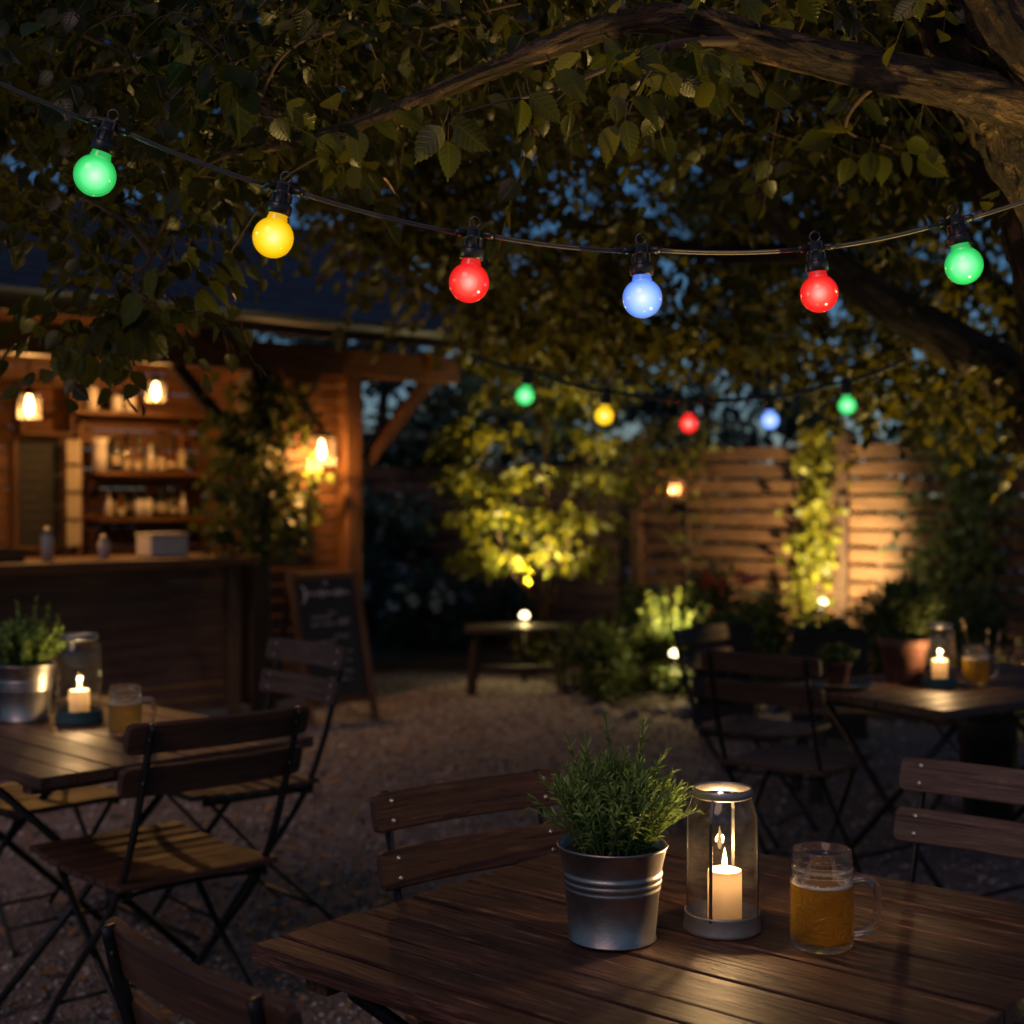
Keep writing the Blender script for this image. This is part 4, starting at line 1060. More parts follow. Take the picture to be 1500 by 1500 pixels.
# ------------------------------------------------------------------ garden spotlights
def spotlight(loc, target, power, label, spot=85, lens_r=.042, col=SPOTC, glow=0, face=None, lens=True):
    loc = V(loc); root = empty('garden_spotlight', (loc.x, loc.y, 0), 0, label, 'spotlight', 'garden spotlights on spikes')
    z = loc.z
    b = MB(); b.tube([(0, 0, 0), (0, 0, z - .05)], .011, 8); b.build('spike', M['steel'], root)
    d = (V(target) - loc).normalized()
    if face is not None: d = (d * .5 + V(face).normalized() * .5).normalized()
    q = d.to_track_quat('Z', 'Y').to_matrix()
    b = MB(); b.lathe([(1e-5, -.10), (lens_r * .7, -.10), (lens_r * .85, -.06), (lens_r * 1.12, .0), (lens_r * 1.15, .012), (lens_r * 1.02, .012), (lens_r, -.005), (1e-5, -.01)], 24)
    b.v = [tuple(q @ V(p) + V((0, 0, z))) for p in b.v]; hd = b.build('head', M['steel'], root)
    if lens:
        b = MB(); b.sphere((0, 0, lens_r * .25), lens_r * .95, 20, 12)
        b.v = [tuple(q @ V(p) + V((0, 0, z))) for p in b.v]; b.build('lens', M['spotlens'], hd)
    lp_ = V((0, 0, z)) + d * (lens_r * 1.3 + .012)
    lo = lamp('SPOT', lp_, power, col, root, size=.03, spot=spot, blend=.9, name='spot_beam')
    lo.rotation_euler = (V(target) - loc).to_track_quat('-Z', 'Y').to_euler()
    if glow: lamp('POINT', V((0, 0, z)) + V((0, -1, .35)).normalized() * (lens_r * 1.6), glow, col, root, size=.02, name='lens_glow')
    return root
CAMD = V((0, -1, .25))
spotlight(P(768, 904, 10.95), (.22, 11.6, 1.8), 470, 'glowing spotlight at the foot of the uplit young tree, just above the bench', 95, .038, face=CAMD, glow=9)
spotlight(P(988, 960, 9.75), (1.12, 10.2, 1.1), 150, 'glowing spotlight low in the bushy plant right of the bench', 120, .036, face=CAMD, glow=9)
F3 = fence_pt(1.78, .0, .42)
p3 = P(1205, 885, 11.75)
spotlight(p3, fence_pt(2.05, 1.0, 0), 720, 'glowing spotlight at the foot of the climbing plant on the fence', 112, .038, (1, .68, .27), face=CAMD)
spotlight(P(1193, 915, 11.5), fence_pt(2.6, 1.5, 0), 40, 'tiny glowing spotlight just in front of the fence spotlight', 120, .02, face=CAMD)
# uplights near the trees, standing outside the picture
spotlight((1.60, 2.25, .12), (.25, 2.42, 2.15), 290, 'garden spotlight at the foot of the large leaning tree', 62, .05, (1, .66, .20))
spotlight((-2.3, 3.1, .12), (-1.15, 3.6, 2.5), 75, 'garden spotlight on the gravel left of the left table', 58, .05, (1, .66, .20))
spotlight((2.9, 6.5, .12), (.9, 6.3, 2.9), 300, 'garden spotlight at the foot of the second tree', 95, .05, (1, .66, .20))

# ------------------------------------------------------------------ trees
def twig_leaves(centers, seedr, n_tw, len_r, leaf_r, leafstep, droop=.55, spread=.16):
    """clusters of leafy twigs about every centre -> arrays"""
    r = seedr; P0 = []; P1 = []; P2 = []; LP = []; LA = []; LN = []; LS = []; LR = []
    for c in centers:
        cb = r.uniform(-.2, .2)
        for k in range(int(n_tw * r.uniform(.6, 1.4)) + 1):
            st = np.array(c) + r.normal(size=3) * spread * .35
            a = r.uniform(0, 2 * PI); d = np.array([math.cos(a), math.sin(a), r.uniform(-.5, .45)]); d /= np.linalg.norm(d)
            L = r.uniform(*len_r); p1 = st + d * L * .55 + [0, 0, .02]; p2 = st + d * L + np.array([0, 0, -droop * L * r.uniform(.3, 1.1)])
            P0.append(st); P1.append(p1); P2.append(p2)
            m = max(3, int(L / leafstep)); side = np.cross(d, [0, 0, 1]); side /= max(1e-6, np.linalg.norm(side))
            for j in range(m):
                t = .15 + .85 * (j + .5) / m; p = (1 - t) ** 2 * st + 2 * t * (1 - t) * p1 + t * t * p2
                s = 1 if j % 2 else -1
                ax = d * r.uniform(.2, .7) + side * s * r.uniform(.3, .9) + np.array([0, 0, -r.uniform(.25, 1.1)])
                if j == m - 1: ax = d * .8 + np.array([0, 0, -.7])
                nr = np.array([0, 0, 1.0]) * r.uniform(.2, 1.0) + r.normal(size=3) * .55 + d * .2
                LP.append(p); LA.append(ax); LN.append(nr); LS.append(r.uniform(*leaf_r)); LR.append(min(1, max(0, .5 + cb + r.normal() * .22)))
    return (P0, P1, P2), (LP, LA, LN, LS, LR)

def connect(centers, skel, r0=.011, r1=.004, sag=.06):
    """thin branches joining each centre to the nearest point already in the skeleton"""
    S = [np.array(p) for p in skel]; P0 = []; P1 = []; P2 = []; R0 = []; R1 = []
    cs = sorted([np.array(c) for c in centers], key=lambda c: min(np.linalg.norm(c - s) for s in S[::3]))
    for c in cs:
        A = np.array(S); dd = np.linalg.norm(A - c, axis=1); s = A[int(dd.argmin())]
        L = dd.min(); mid = (s + c) / 2 + np.array([RNG.normal() * .12 * L, RNG.normal() * .12 * L, .14 * L + RNG.normal() * .05 * L])
        P0.append(s); P1.append(mid); P2.append(c); R0.append(r0 * min(1.6, .5 + L)); R1.append(r1)
        for t in (.35, .7, 1): S.append((1 - t) ** 2 * s + 2 * t * (1 - t) * mid + t * t * c)
    return P0, P1, P2, R0, R1

def limb(b, pts, r0, r1, n=10, seg=14, jit=.05, bark=0.0):
    pth = smooth_path(pts, n); rd = [r1 + (r0 - r1) * (1 - i / (len(pth) - 1)) ** 1.5 for i in range(len(pth))]
    b.tube(pth, rd, seg, jit=0 if bark else jit, bark=bark); return [tuple(p) for p in pth]

r1 = np.random.default_rng(21)
# ---- near overhanging tree
TB = V((1.62, 2.75, 0))
nt = empty('overhanging_tree', TB, 0, 'large rough barked tree leaning in from the right, its leafy branch over the lights', 'tree')
skel = []
b = MB(); skel += limb(b, [TB + V((.0, 0, -.05)), (1.55, 2.72, .7), (1.36, 2.68, 1.4), P(1560, 205, 2.66), P(1455, 50, 2.62), P(1380, -90, 2.6), P(1300, -300, 2.6)], .19, .085, 40, 64, .035, .22); b.build('trunk', M['bark'], nt, off=TB)
b = MB(); skel += limb(b, [P(1540, 215, 2.66), P(1490, 160, 2.6), P(1400, 128, 2.55), P(1300, 108, 2.52), P(1200, 85, 2.5), P(1100, 58, 2.5), P(1000, 30, 2.5), P(900, 38, 2.5), P(800, 72, 2.5), P(700, 112, 2.52), P(600, 152, 2.56), P(500, 190, 2.62), P(400, 214, 2.7), P(310, 236, 2.8), P(255, 300, 2.85), P(215, 390, 2.9)], .050, .0045, 20, 36, .05, .26); b.build('limb', M['bark'], nt, off=TB)
b = MB(); skel += limb(b, [TB + V((.15, .45, -.05)), (1.66, 3.25, .8), (1.35, 3.3, 1.5), P(1530, 360, 3.35), P(1465, 230, 3.35), P(1400, 130, 3.3), P(1350, 20, 3.3), P(1320, -160, 3.3)], .13, .05, 30, 48, .04, .22); b.build('trunk', M['bark'], nt, off=TB)
b = MB(); skel += limb(b, [P(1120, 62, 2.5), P(1010, 62, 2.46), P(930, 80, 2.42), P(870, 108, 2.4), P(800, 135, 2.38), P(730, 150, 2.36), P(668, 168, 2.34)], .010, .0016, 6, 8, .08); b.build('branch', M['twig'], nt, off=TB)
b = MB(); limb(b, [P(975, 66, 2.44), P(950, 105, 2.4), P(930, 140, 2.38), P(918, 172, 2.37)], .005, .0013, 5, 8, .08); b.build('branch', M['twig'], nt, off=TB)
b = MB(); limb(b, [P(1300, 110, 2.55), P(1255, 150, 2.8), P(1240, 190, 3.0), P(1290, 212, 3.02), P(1340, 225, 3.05)], .007, .0014, 5, 8, .08); b.build('branch', M['twig'], nt, off=TB)
b = MB(); skel += limb(b, [P(420, 210, 2.68), P(360, 120, 2.8), P(300, 40, 3.0), P(180, -60, 3.3), P(0, -120, 3.8)], .012, .006, 6, 8, .08); b.build('branch', M['twig'], nt, off=TB)
b = MB(); skel += limb(b, [P(560, 168, 2.58), P(470, 225, 2.75), P(400, 275, 2.9), P(330, 380, 3.0), P(290, 430, 3.05)], .006, .0018, 5, 8, .08); b.build('branch', M['twig'], nt, off=TB)
b = MB(); skel += limb(b, [P(1450, 40, 2.65), P(1250, -60, 3.2), P(900, -160, 4.0), P(500, -160, 4.6), P(100, -120, 5.0)], .04, .012, 8, 12, .06); b.build('limb', M['bark'], nt, off=TB)
b = MB(); skel += limb(b, [P(1430, 170, 3.35), P(1280, 60, 4.0), P(1000, 20, 4.6), P(700, 60, 5.0), P(450, 130, 5.0)], .035, .010, 8, 12, .06); b.build('limb', M['bark'], nt, off=TB)
skel = skel[::4]
# leaf clusters: a drooping canopy layer
def lower(px):   # how far down the picture the near canopy hangs
    return np.interp(px, [-400, 0, 120, 330, 420, 520, 700, 900, 1050, 1250, 1500, 1900], [270, 270, 290, 265, 245, 235, 215, 185, 190, 230, 250, 250])
cent = []; tries = 0
GAP = lambda px, py: ((px - 800) / 105) ** 2 + ((py - 285) / 46) ** 2 < 1
while len(cent) < 430 and tries < 20000:
    tries += 1
    Y = 2.75 + 3.4 * r1.uniform() ** 1.1; px = r1.uniform(-330, 1830); lo = lower(px)
    py = r1.uniform(-330, lo)
    if GAP(px, py) and r1.uniform() < .75: continue
    if Y < 3.3 and 480 < px < 1450 and py > 10 : continue
    cent.append(tuple(P(px, py, Y)))
tw, lf = twig_leaves(cent, r1, 16, (.16, .38), (.032, .056), .031)
# hanging left spray and a few dark twigs close above
c2 = [tuple(P(px + r1.normal() * 16, py + r1.normal() * 14, Y)) for px, py, Y in [(310, 240, 2.85), (270, 290, 2.9), (235, 340, 2.95), (205, 395, 3.0), (165, 440, 3.05), (130, 470, 3.05), (180, 360, 3.2), (250, 380, 3.1), (100, 400, 3.3), (215, 440, 3.0), (280, 360, 3.05), (150, 410, 3.1), (185, 330, 3.0), (320, 300, 3.0), (70, 350, 3.2), (240, 410, 3.05), (120, 440, 3.1), (120, 330, 3.2), (400, 240, 2.95), (480, 215, 2.8), (200, 310, 3.1)]]
tw2, lf2 = twig_leaves(c2, r1, 4, (.09, .20), (.036, .056), .032, .9)
c3 = [tuple(P(px + r1.normal() * 25, py + r1.normal() * 20, Y)) for px, py, Y in [(30, 30, 2.6), (120, 80, 2.7), (220, 20, 2.6), (330, 60, 2.6), (360, 120, 2.55), (450, 40, 2.6), (560, 60, 2.9), (640, 30, 2.8), (760, 0, 2.8), (850, 30, 2.6), (940, 60, 2.45), (1010, 95, 2.5), (1080, 0, 2.6), (1180, -20, 2.6), (1340, 0, 2.5), (1440, -20, 2.5), (60, 160, 2.8), (250, 170, 2.8), (420, 140, 2.8)]]
tw3, lf3 = twig_leaves(c3, r1, 5, (.10, .24), (.034, .060), .030, .8)
cc = connect(cent, skel)
cd = connect(c2 + c3, skel, .006, .0022)
lines_mesh('branchlets', *[list(cc[i]) + list(cd[i]) for i in range(5)], M['twig'], nt, TB, 6, 6)
tws = [tw[i] + tw2[i] + tw3[i] for i in range(3)]
leaves_mesh('crown', *[lf[i] for i in range(4)], 1.0, 'leaf', M['leaf'], nt, TB, rnd=lf[4])
ln = [lf2[i] + lf3[i] for i in range(5)]
leaves_mesh('crown', *[ln[i] for i in range(4)], 1.0, 'detail', M['leaf'], nt, TB, rnd=ln[4])
# sharp leaves one by one: base px, tip px, distance
SH = [(656, 206, 658, 266, 2.34), (667, 182, 716, 222, 2.34), (648, 186, 604, 238, 2.33), (766, 146, 761, 202, 2.37), (776, 138, 824, 181, 2.36), (815, 105, 864, 150, 2.37), (716, 140, 748, 160, 2.38), (915, 176, 930, 232, 2.36), (901, 184, 881, 244, 2.36), (926, 142, 973, 184, 2.37), (906, 140, 902, 182, 2.38),
      (520, 190, 526, 243, 2.6), (545, 172, 588, 206, 2.58), (492, 196, 468, 250, 2.6), (610, 150, 600, 200, 2.55), (575, 165, 640, 190, 2.55), (345, 110, 352, 212, 2.55), (1090, -8, 1116, 36, 2.45), (1340, -15, 1346, 33, 2.45), (885, 62, 917, 84, 2.4), (1000, 95, 1078, 158, 2.5), (1040, 85, 1095, 130, 2.5), (850, 78, 805, 118, 2.42), (955, 88, 1010, 140, 2.45),
      (1275, 222, 1274, 272, 3.0), (1292, 228, 1293, 272, 3.0), (1322, 222, 1331, 263, 3.02), (1345, 228, 1392, 259, 3.05), (1262, 148, 1295, 182, 2.9), (1240, 145, 1208, 166, 2.9), (1328, 208, 1366, 222, 3.03), (1246, 232, 1232, 270, 3.0), (1220, 200, 1165, 215, 3.0), (1250, 185, 1196, 190, 3.0),
      (226, 392, 219, 442, 2.9), (276, 362, 292, 392, 2.95), (316, 388, 362, 418, 3.0), (306, 412, 340, 452, 3.0), (288, 428, 322, 462, 3.02), (272, 444, 286, 492, 3.0), (246, 452, 245, 486, 2.95), (100, 508, 66, 552, 3.0), (108, 512, 96, 572, 3.0), (130, 518, 124, 575, 3.0), (150, 528, 163, 568, 3.0), (190, 462, 196, 537, 3.0), (214, 472, 242, 527, 3.0), (170, 500, 150, 572, 3.0), (205, 430, 180, 482, 2.95), (105, 150, 75, 205, 2.7), (420, 150, 470, 190, 2.6), (140, 215, 110, 265, 2.8)]
LP = []; LA = []; LNn = []; LS = []; LR = []; A0 = []; A1 = []; A2 = []
for (x0, y0, x1, y1, Y) in SH:
    a = P(x0, y0, Y); c = P(x1, y1, Y + r1.uniform(-.01, .02)); d = c - a
    LP.append(a); LA.append(d); LNn.append((r1.normal() * .55, -1, r1.normal() * .35 + .25)); LS.append(d.length); LR.append(r1.uniform(.45, .95))
    up = V((r1.normal() * .006, .0, .022)); A0.append(a - d * .12 + up); A1.append(a - d * .08 + up * .3); A2.append(a + d * .02)
leaves_mesh('sharp_leaves', LP, LA, LNn, LS, .88, 'detail', M['leaflit'], nt, TB, rnd=LR)
tws = [tws[0] + A0, tws[1] + A1, tws[2] + A2]
lines_mesh('twigs', tws[0], tws[1], tws[2], np.full(len(tws[0]), .0015), np.full(len(tws[0]), .0008), M['twig'], nt, TB, 3, 4)

# ---- second leaning tree
T2 = V((2.95, 5.5, 0))
t2 = empty('leaning_tree', T2, 0, 'blurred second tree leaning left behind the lights, golden leaves lit from below', 'tree')
sk = []
b = MB(); sk += limb(b, [T2 + V((0, 0, -.05)), (2.5, 5.5, .9), P(1500, 588, 5.4), P(1400, 505, 5.35), P(1290, 440, 5.3), P(1195, 365, 5.3), P(1100, 282, 5.3), P(1020, 225, 5.3), P(940, 185, 5.3), P(800, 150, 5.4), P(620, 130, 5.6)], .13, .02, 8, 16, .05); b.build('trunk', M['bark'], t2, off=T2)
b = MB(); sk += limb(b, [P(1600, 660, 5.45), P(1560, 560, 5.8), P(1470, 440, 6.2), P(1400, 330, 6.4), P(1330, 200, 6.6), P(1280, 80, 6.8)], .08, .03, 8, 12, .05); b.build('limb', M['bark'], t2, off=T2)
b = MB(); sk += limb(b, [P(1200, 368, 5.3), P(1050, 370, 5.8), P(900, 340, 6.2), P(700, 290, 6.6), P(520, 300, 7.0)], .045, .012, 8, 10, .05); b.build('limb', M['bark'], t2, off=T2)
sk = sk[::4]
def low2(px): return np.interp(px, [300, 560, 660, 760, 1000, 1150, 1280, 1400, 1600, 1900], [240, 330, 470, 500, 520, 540, 560, 600, 640, 640])
cent = []
while len(cent) < 340:
    Y = 5.2 + 3.2 * r1.uniform(); px = r1.uniform(450, 1850); lo = low2(px); py = lo - (lo + 330) * r1.uniform() ** 1.25
    if GAP(px, py) and r1.uniform() < .93: continue
    if abs(px - 1010) < 240 and 540 < py < 640 and Y < 5.6: continue
    if r1.uniform() < .5 and 560 < px < 900 and py > 430: continue
    cent.append(tuple(P(px, py, Y)))
tw, lf = twig_leaves(cent, r1, 14, (.18, .45), (.045, .072), .038)
cc = connect(cent, sk, .014, .004)
lines_mesh('branchlets', cc[0], cc[1], cc[2], cc[3], cc[4], M['twig'], t2, T2, 5, 6)
leaves_mesh('crown', *[lf[i] for i in range(4)], 1.0, 'leaf', M['leafmid'], t2, T2, rnd=lf[4])

# ---- uplit young tree
T3 = V((.275, 11.55, 0))
t3 = empty('young_tree', T3, 0, 'slim multi stemmed young tree with bright yellow green uplit leaves behind the bench', 'tree')
sk = []
for i, pts in enumerate(([(0, 0, 0), (.0, 0, .5), (.02, 0, 1.1), (.0, .05, 1.8), (-.05, 0, 2.5), (-.05, 0, 3.1)], [(.03, .03, .35), (.10, .05, .8), (.22, .05, 1.2), (.35, 0, 1.9), (.45, 0, 2.6)], [(-.02, -.02, .40), (-.10, -.05, .62), (-.28, -.1, .85), (-.42, -.1, 1.3), (-.5, 0, 1.9)], [(0, .03, .55), (-.10, .1, 1.0), (-.25, .2, 1.7), (-.35, .2, 2.5)])):
    b = MB(); sk += limb(b, [T3 + V(p) for p in pts], (.050, .022, .024, .018)[i], .008, 6, 10, .05); b.build('trunk' if i == 0 else 'stem', M['bark'], t3, off=T3)
cent = []
for k in range(165):
    z = .90 + 2.45 * r1.uniform() ** 1.1 ** 1.0; w = .42 + .48 * math.sin(min(1, (z - .55) / 1.6) * PI * .55)
    lay = round(z / .32) * .32; z = z * .45 + lay * .55
    a = r1.uniform(0, 2 * PI); q = math.sqrt(r1.uniform(.08, 1)); cent.append((T3.x - .04 + math.cos(a) * q * w, T3.y + math.sin(a) * q * w * .8, z))
tw, lf = twig_leaves(cent, r1, 8, (.10, .26), (.055, .085), .042, .5, .12)
cc = connect(cent, sk[::2], .008, .003)
lines_mesh('branchlets', cc[0], cc[1], cc[2], cc[3], cc[4], M['twig'], t3, T3, 5, 5)
leaves_mesh('crown', *[lf[i] for i in range(4)], 1.0, 'leaf', M['leafgold'], t3, T3, rnd=lf[4])

# ---- shrubs
def bush(name, loc, rad, n, leaf, mat, label, cat='shrub', group=None, seed=0, flowers=None, nfl=0, flsize=.03, clump=14, upright=0.0, width=1.0):
    r = np.random.default_rng(seed + 100); loc = V(loc); root = empty(name, loc, 0, label, cat, group)
    rx, ry, rz = rad
    cl = []
    for k in range(clump):
        a = r.uniform(0, 2 * PI); q = r.uniform(.25, .85); zz = r.uniform(.2, .92); sh = math.sqrt(max(.05, 1 - (zz - .35) ** 2 / .6))
        cl.append((math.cos(a) * q * rx * sh, math.sin(a) * q * ry * sh, zz * rz, r.uniform(.28, .5)))
    LP = []; LA = []; LN = []; LR = []
    for i in range(n):
        c = cl[r.integers(clump)]; d = r.normal(size=3); d /= np.linalg.norm(d); q = c[3] * (.55 + .45 * r.uniform())
        p = np.array([c[0] + d[0] * q * rx, c[1] + d[1] * q * ry, c[2] + d[2] * q * rz * .9]); p[2] = max(.03, p[2])
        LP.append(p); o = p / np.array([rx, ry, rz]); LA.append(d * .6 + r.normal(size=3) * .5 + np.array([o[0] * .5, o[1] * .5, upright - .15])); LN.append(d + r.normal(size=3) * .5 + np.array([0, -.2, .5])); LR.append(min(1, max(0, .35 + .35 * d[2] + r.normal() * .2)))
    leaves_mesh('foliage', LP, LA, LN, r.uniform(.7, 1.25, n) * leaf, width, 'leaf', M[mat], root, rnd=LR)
    P0 = [(r.normal() * rx * .12, r.normal() * ry * .12, 0) for c in cl]; P2 = [(c[0], c[1], c[2]) for c in cl]; P1 = [((a[0] + c[0]) * .4, (a[1] + c[1]) * .4, c[2] * .6) for a, c in zip(P0, P2)]
    lines_mesh('stems', P0, P1, P2, np.full(clump, .012), np.full(clump, .004), M['twig'], root, seg=5, steps=5)
    if flowers:
        for i in range(nfl):
            FP = []; FA_ = []; FN_ = []
            a = r.uniform(0, 2 * PI); el = r.uniform(.1, 1.2); c = np.array([math.cos(a) * math.cos(el) * rx * 1.0, math.sin(a) * math.cos(el) * ry, rz * (.45 + .55 * math.sin(el))])
            for k in range(16):
                d = r.normal(size=3); d /= np.linalg.norm(d); FP.append(c + d * flsize * .5); FA_.append(d + r.normal(size=3) * .4); FN_.append(d)
            leaves_mesh('blossom', FP, FA_, FN_, flsize * r.uniform(.7, 1.2, len(FP)), 1.5, 'leaf', M[flowers], root)
    return root
def gp(px, Y): return V(((px - 750) / FPX * Y, Y, .05))
# lit plant by the second spotlight: upright stems and broad basal leaves
lp2 = bush('leafy_perennial', gp(985, 10.15), (.24, .22, .46), 520, .085, 'leafivy', 'pale green leafy perennial lit by its own spotlight right of the bench', 'plant', seed=1, clump=16, upright=.6)
flower_spikes(lp2, .1, .2, 18, .45, .66, .26, M['leafivy'], 6, .3, .04)
bush('dark_shrub', gp(880, 9.9), (.34, .3, .42), 1500, .05, 'leafbush', 'dark rounded shrub at the gravel edge between bench and lit perennial', seed=2)
bush('dark_shrub', gp(930, 11.4), (.34, .3, .6), 1100, .06, 'leafbush', 'dim shrub behind the spotlit perennial below the orange lantern', seed=3)
bush('flowering_shrub', gp(1060, 11.4), (.42, .36, .78), 1500, .06, 'leafbush', 'flowering shrub with red blossoms in front of the left fence panel', seed=4, flowers='flower_red', nfl=16, flsize=.045)
bush('dark_shrub', gp(1135, 10.6), (.34, .3, .62), 1200, .06, 'leafbush', 'green shrub left of the fence spotlight behind the empty chair', seed=5)
bush('dark_shrub', gp(1290, 10.7), (.42, .36, .55), 1300, .06, 'leafbush', 'shrub right of the fence spotlight behind the small terracotta pot', seed=6)
bush('dark_shrub', gp(1440, 9.9), (.5, .4, .75), 1500, .06, 'leafbush', 'dark shrub below the ivy at the right picture edge', seed=7)
bush('hydrangea', gp(628, 12.6), (.46, .4, .62), 1300, .075, 'leafdark', 'dark hydrangea with pale blue blossoms right of the chalkboard sign', seed=8, flowers='flower_blue', nfl=15, flsize=.045)
bush('hydrangea', gp(560, 13.2), (.5, .4, .78), 1300, .075, 'leafdark', 'taller dark hydrangea partly behind the corner post of the bar', seed=9, flowers='flower_blue', nfl=9, flsize=.04)
bush('dark_shrub', gp(722, 12.9), (.4, .4, .6), 1000, .07, 'leafdark', 'low dark shrub behind the left end of the bench', seed=10)
bush('leafy_perennial', gp(772, 11.2), (.20, .13, .33), 420, .055, 'leafgold', 'small yellow green plant at the foot of the young tree beside its spotlight', 'plant', seed=11, clump=8)
bush('dark_shrub', gp(1010, 9.75), (.30, .2, .22), 700, .05, 'leafbush', 'low green ground plant in front of the spotlit perennial', seed=12)
# wooden planter boxes near the fence
for i, (px, Y, w, lab) in enumerate(((1060, 8.6, .34, 'dark wooden planter box left of centre behind the empty chair'), (1215, 8.2, .40, 'dark wooden planter box in front of the fence spotlight'))):
    c = gp(px, Y); pb = empty('planter_box', (c.x, c.y, 0), math.radians(-12), lab, 'planter', 'wooden planter boxes in the bed')
    b = MB()
    for z in (.14, .30, .46, .60):
        for s in (-1, 1): b.box((0, s * .15, z), (w, .022, .14)); b.box((s * w / 2, 0, z), (.022, .30, .14))
    b.build('boards', M['hutdark'], pb, .004)
    b = MB(); b.box((0, 0, .58), (w - .03, .27, .1)); b.build('soil', M['soil'], pb)
    herb(pb, .13, .62, 40, .04, .12, .08, needle=.05, nw=.5, mat='grassy', step=.012, seed=30 + i)
# edging stones
rs = random.Random(4)
for i, (px, py) in enumerate(((880, 1046), (925, 1052), (965, 1047), (1000, 1050), (1040, 1044), (1085, 1046), (1130, 1044), (860, 1030), (1180, 1044), (1235, 1046), (830, 1016))):
    Y = 1.45 * FPX / (py - 725); b = MB(); s = rs.uniform(.05, .085)
    b.sphere((0, 0, s * .45), s, 12, 8, (1.3, .9, .7)); b.v = [(p[0] + .012 * math.sin(9 * p[1] / s * .3 + i), p[1] + .01 * math.sin(p[2] / s * 3 + i), p[2] + .008 * math.sin(p[0] / s * 4 + i)) for p in b.v]
    o = b.build('edging_stone', M['stone']); o.location = ((px - 750) / FPX * Y, Y, 0); o.rotation_euler = (0, 0, rs.uniform(0, 6))
    tag(o, 'rounded pale stone along the edge of the planting bed', 'stone', 'stones edging the planting bed')

# ---- climbers
def climber(name, base, fn, n, leaf, mat, label, seed, hang=.5, width=1.15, stems=()):
    """fn(rng) -> point and outward normal"""
    r = np.random.default_rng(seed); base = V(base); root = empty(name, base, 0, label, 'climbing plant'); LP = []; LA = []; LN = []
    for i in range(n):
        p, nr = fn(r); LP.append(np.array(p)); nr = np.array(nr) + r.normal(size=3) * .45; LN.append(nr); LA.append(r.normal(size=3) * .6 + np.array([0, 0, -hang]) + nr * .25)
    leaves_mesh('foliage', LP, LA, LN, r.uniform(.6, 1.3, n) * leaf, width, 'leaf', M[mat], root, tuple(base))
    for st in stems:
        b = MB(); b.tube(smooth_path(st, 5), .009, 6, jit=.15); b.build('stem', M['twig'], root, off=base)
    return root
# on the bar: around the dark post
def ivy_bar(r):
    while True:
        u = r.normal() * .19 - .70 ; z = r.uniform(1.02, 2.2); v = -.10 + r.normal() * .06
        if u < -.45 + .22 * math.sin(z * 5) * .6 + .08 or z > 1.9: break
    return H2W(u, v, z), (.67 + .2, -.74, .3)
climber('climbing_ivy', H2W(-.86, -.12, 0), ivy_bar, 760, .075, 'leafivy', 'ivy climbing the dark inner post of the bar beside its wall lantern', 3, stems=[[H2W(-.86, -.10, .05), H2W(-.84, -.10, .8), H2W(-.72, -.10, 1.5), H2W(-.7, -.10, 2.2)]])
def ivy_bar2(r):
    z = r.uniform(1.08, 2.0); return H2W(-1.02 + r.normal() * .09, -.06 + r.normal() * .08, z), (.5, -.8, .2)
climber('climbing_ivy', H2W(-.99, -.1, 0), ivy_bar2, 300, .07, 'leafbush', 'darker ivy hanging at the left of the inner bar post over the counter end', 4, stems=[[H2W(-1.0, -.1, 1.06), H2W(-1.03, -.08, 1.6), H2W(-.98, -.06, 2.2)]])
def ivy_f1(r):
    z = .30 + 1.75 * r.uniform() ** .9; s = 2.14 + r.normal() * .095 - (.20 * (1.4 - z) * r.uniform() if z < 1.4 else 0); o = .10 + abs(r.normal()) * .10
    return fence_pt(s, z, o), FN + V((0, 0, .3))
climber('climbing_plant', fence_pt(2.16, 0, .12), ivy_f1, 480, .09, 'leafgold', 'bright uplit climbing plant on the fence post above the spotlight', 5, stems=[[fence_pt(2.14, .0, .12), fence_pt(2.11, .7, .10), fence_pt(2.18, 1.4, .10), fence_pt(2.16, 2.0, .09)], [fence_pt(2.0, .0, .14), fence_pt(1.92, .6, .10), fence_pt(2.0, 1.2, .08)]])
def ivy_f2(r):
    z = r.uniform(.15, 2.25); s = 3.48 + r.normal() * .21 - .1 * math.sin(z * 3); o = .06 + abs(r.normal()) * .13
    return fence_pt(s, z, o), FN + V((0, 0, .3))
climber('climbing_ivy', fence_pt(3.46, 0, .1), ivy_f2, 1350, .075, 'leafbush', 'broad dark curtain of ivy over the fence near the right picture edge', 6, stems=[[fence_pt(3.46, 0, .08), fence_pt(3.4, 1, .06), fence_pt(3.5, 2.1, .05)]])
def ivy_f3(r):
    z = 2.2 - 1.0 * abs(r.normal()) * .5; s = .55 + r.normal() * .2; return fence_pt(s, z, .06 + abs(r.normal()) * .1), FN + V((0, 0, .3))
climber('climbing_ivy', fence_pt(.55, 0, .1), ivy_f3, 260, .08, 'leafmid', 'thin leafy trail hanging over the fence top right of the orange lantern', 8, stems=[[fence_pt(.5, 0, .04), fence_pt(.55, 1, .04), fence_pt(.55, 2.1, .04)]])

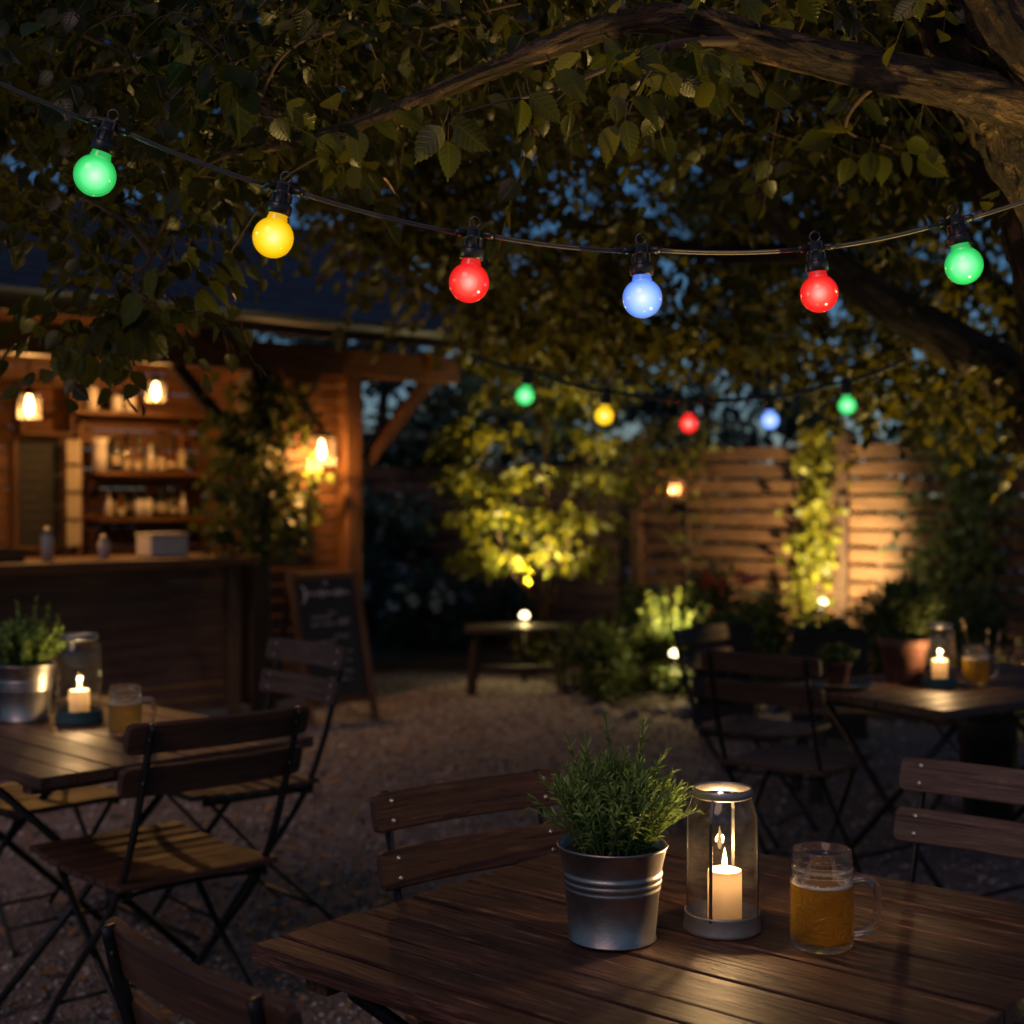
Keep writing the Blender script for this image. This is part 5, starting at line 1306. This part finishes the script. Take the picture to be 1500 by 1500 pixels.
# ---- background trees
def bgtree(loc, H, R, n, leaf, label, seed, mat='leafdark', low=.12):
    r = np.random.default_rng(seed); loc = V(loc); root = empty('background_tree', loc, 0, label, 'tree', 'dark trees behind the garden')
    b = MB(); sk = limb(b, [loc + V((0, 0, -.05)), loc + V((r.normal() * .1, 0, H * .3)), loc + V((r.normal() * .2, 0, H * .6)), loc + V((r.normal() * .2, 0, H * .9))], .14, .03, 6, 10, .05); b.build('trunk', M['bark'], root, off=loc)
    cl = []
    for k in range(46):
        t = r.uniform(low, 1); w = R * math.sin(min(1, .18 + t * .95) * PI) ** .6; a = r.uniform(0, 2 * PI); q = r.uniform(.3, 1)
        cl.append((math.cos(a) * q * w, math.sin(a) * q * w, t * H, r.uniform(.22, .42) * R))
    LP = []; LA = []; LN = []; LR = []
    for i in range(n):
        c = cl[r.integers(len(cl))]; d = r.normal(size=3); d /= np.linalg.norm(d); q = c[3] * (.5 + .5 * r.uniform())
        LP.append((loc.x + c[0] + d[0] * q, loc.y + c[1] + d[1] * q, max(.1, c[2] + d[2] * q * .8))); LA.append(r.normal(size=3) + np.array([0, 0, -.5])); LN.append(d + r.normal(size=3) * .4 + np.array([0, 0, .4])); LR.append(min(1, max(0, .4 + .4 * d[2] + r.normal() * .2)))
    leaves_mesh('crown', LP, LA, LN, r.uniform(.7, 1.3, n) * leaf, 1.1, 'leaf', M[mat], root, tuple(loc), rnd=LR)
    cc = connect([(loc.x + c[0], loc.y + c[1], c[2]) for c in cl], sk[::3], .02, .006)
    lines_mesh('branchlets', cc[0], cc[1], cc[2], cc[3], cc[4], M['twig'], root, tuple(loc), 4, 4)
bgtree((-1.55, 15.4, 0), 4.3, 1.25, 5200, .12, 'dense dark tree directly right of the bar corner post', 1, low=.03)
bgtree((-.45, 16.2, 0), 4.4, 1.3, 5200, .12, 'dense dark tree behind the uplit young tree', 2, low=.03)
bgtree((.95, 17.2, 0), 4.3, 1.35, 4600, .12, 'dark tree above the left end of the fence', 3, low=.1)
bgtree((2.4, 17.0, 0), 5.2, 1.4, 4600, .12, 'dark tree behind the middle of the fence', 4, low=.1)
bgtree((4.1, 15.8, 0), 5.4, 1.5, 4600, .12, 'dark tree behind the uplit fence panel', 5, low=.1)
bgtree((5.9, 14.6, 0), 5.2, 1.5, 4200, .12, 'dark tree behind the fence at the right picture edge', 6, low=.1)
bgtree((-3.6, 17.5, 0), 5.4, 1.6, 4600, .13, 'dark tree rising behind the roof of the bar', 7, low=.1)
bgtree((-6.2, 16.0, 0), 5.6, 1.7, 4200, .13, 'dark tree behind the far left of the bar roof', 8, low=.1)

# hedges that close the view behind the fences
def hedge(p0, p1, H, T, n, label, seed):
    r = np.random.default_rng(seed); p0 = V(p0); p1 = V(p1); c = (p0 + p1) / 2; root = empty('hedge', c, 0, label, 'hedge')
    tt = r.uniform(0, 1, n); zz = H * r.uniform(0, 1, n) ** .8 * (.9 + .12 * np.sin(tt * 31) * np.sin(tt * 12)); d = (p1 - p0).normalized(); nr = np.array([d.y, -d.x, 0])
    pos = np.array(p0)[None] + tt[:, None] * np.array(p1 - p0)[None] + nr[None] * (r.normal(size=n) * T)[:, None]; pos[:, 2] = zz
    leaves_mesh('foliage', pos, r.normal(size=(n, 3)) + [0, 0, -.3], r.normal(size=(n, 3)) * .6 + nr[None] * .8, r.uniform(.7, 1.3, n) * .11, 1.15, 'leaf', M['leafdark'], root, tuple(c))
    b = MB()
    for k in range(9):
        q = p0.lerp(p1, (k + .5) / 9); b.tube([q, q + V((.05, 0, H * .4)), q + V((-.05, .05, H * .85))], [.03, .02, .008], 6)
    b.tube([p0 + V((0, 0, .12)), p1 + V((0, 0, .12))], .02, 6); b.build('stems', M['twig'], root, off=c)
hedge(fence_pt(-.6, 0, -.9), fence_pt(8.0, 0, -.9), 2.05, .22, 5200, 'dark leafy hedge right behind the board fence', 41)
hedge((-3.4, 16.4, 0), (1.3, 15.6, 0), 1.9, .25, 4200, 'dark leafy hedge closing the gap behind the young tree', 42)
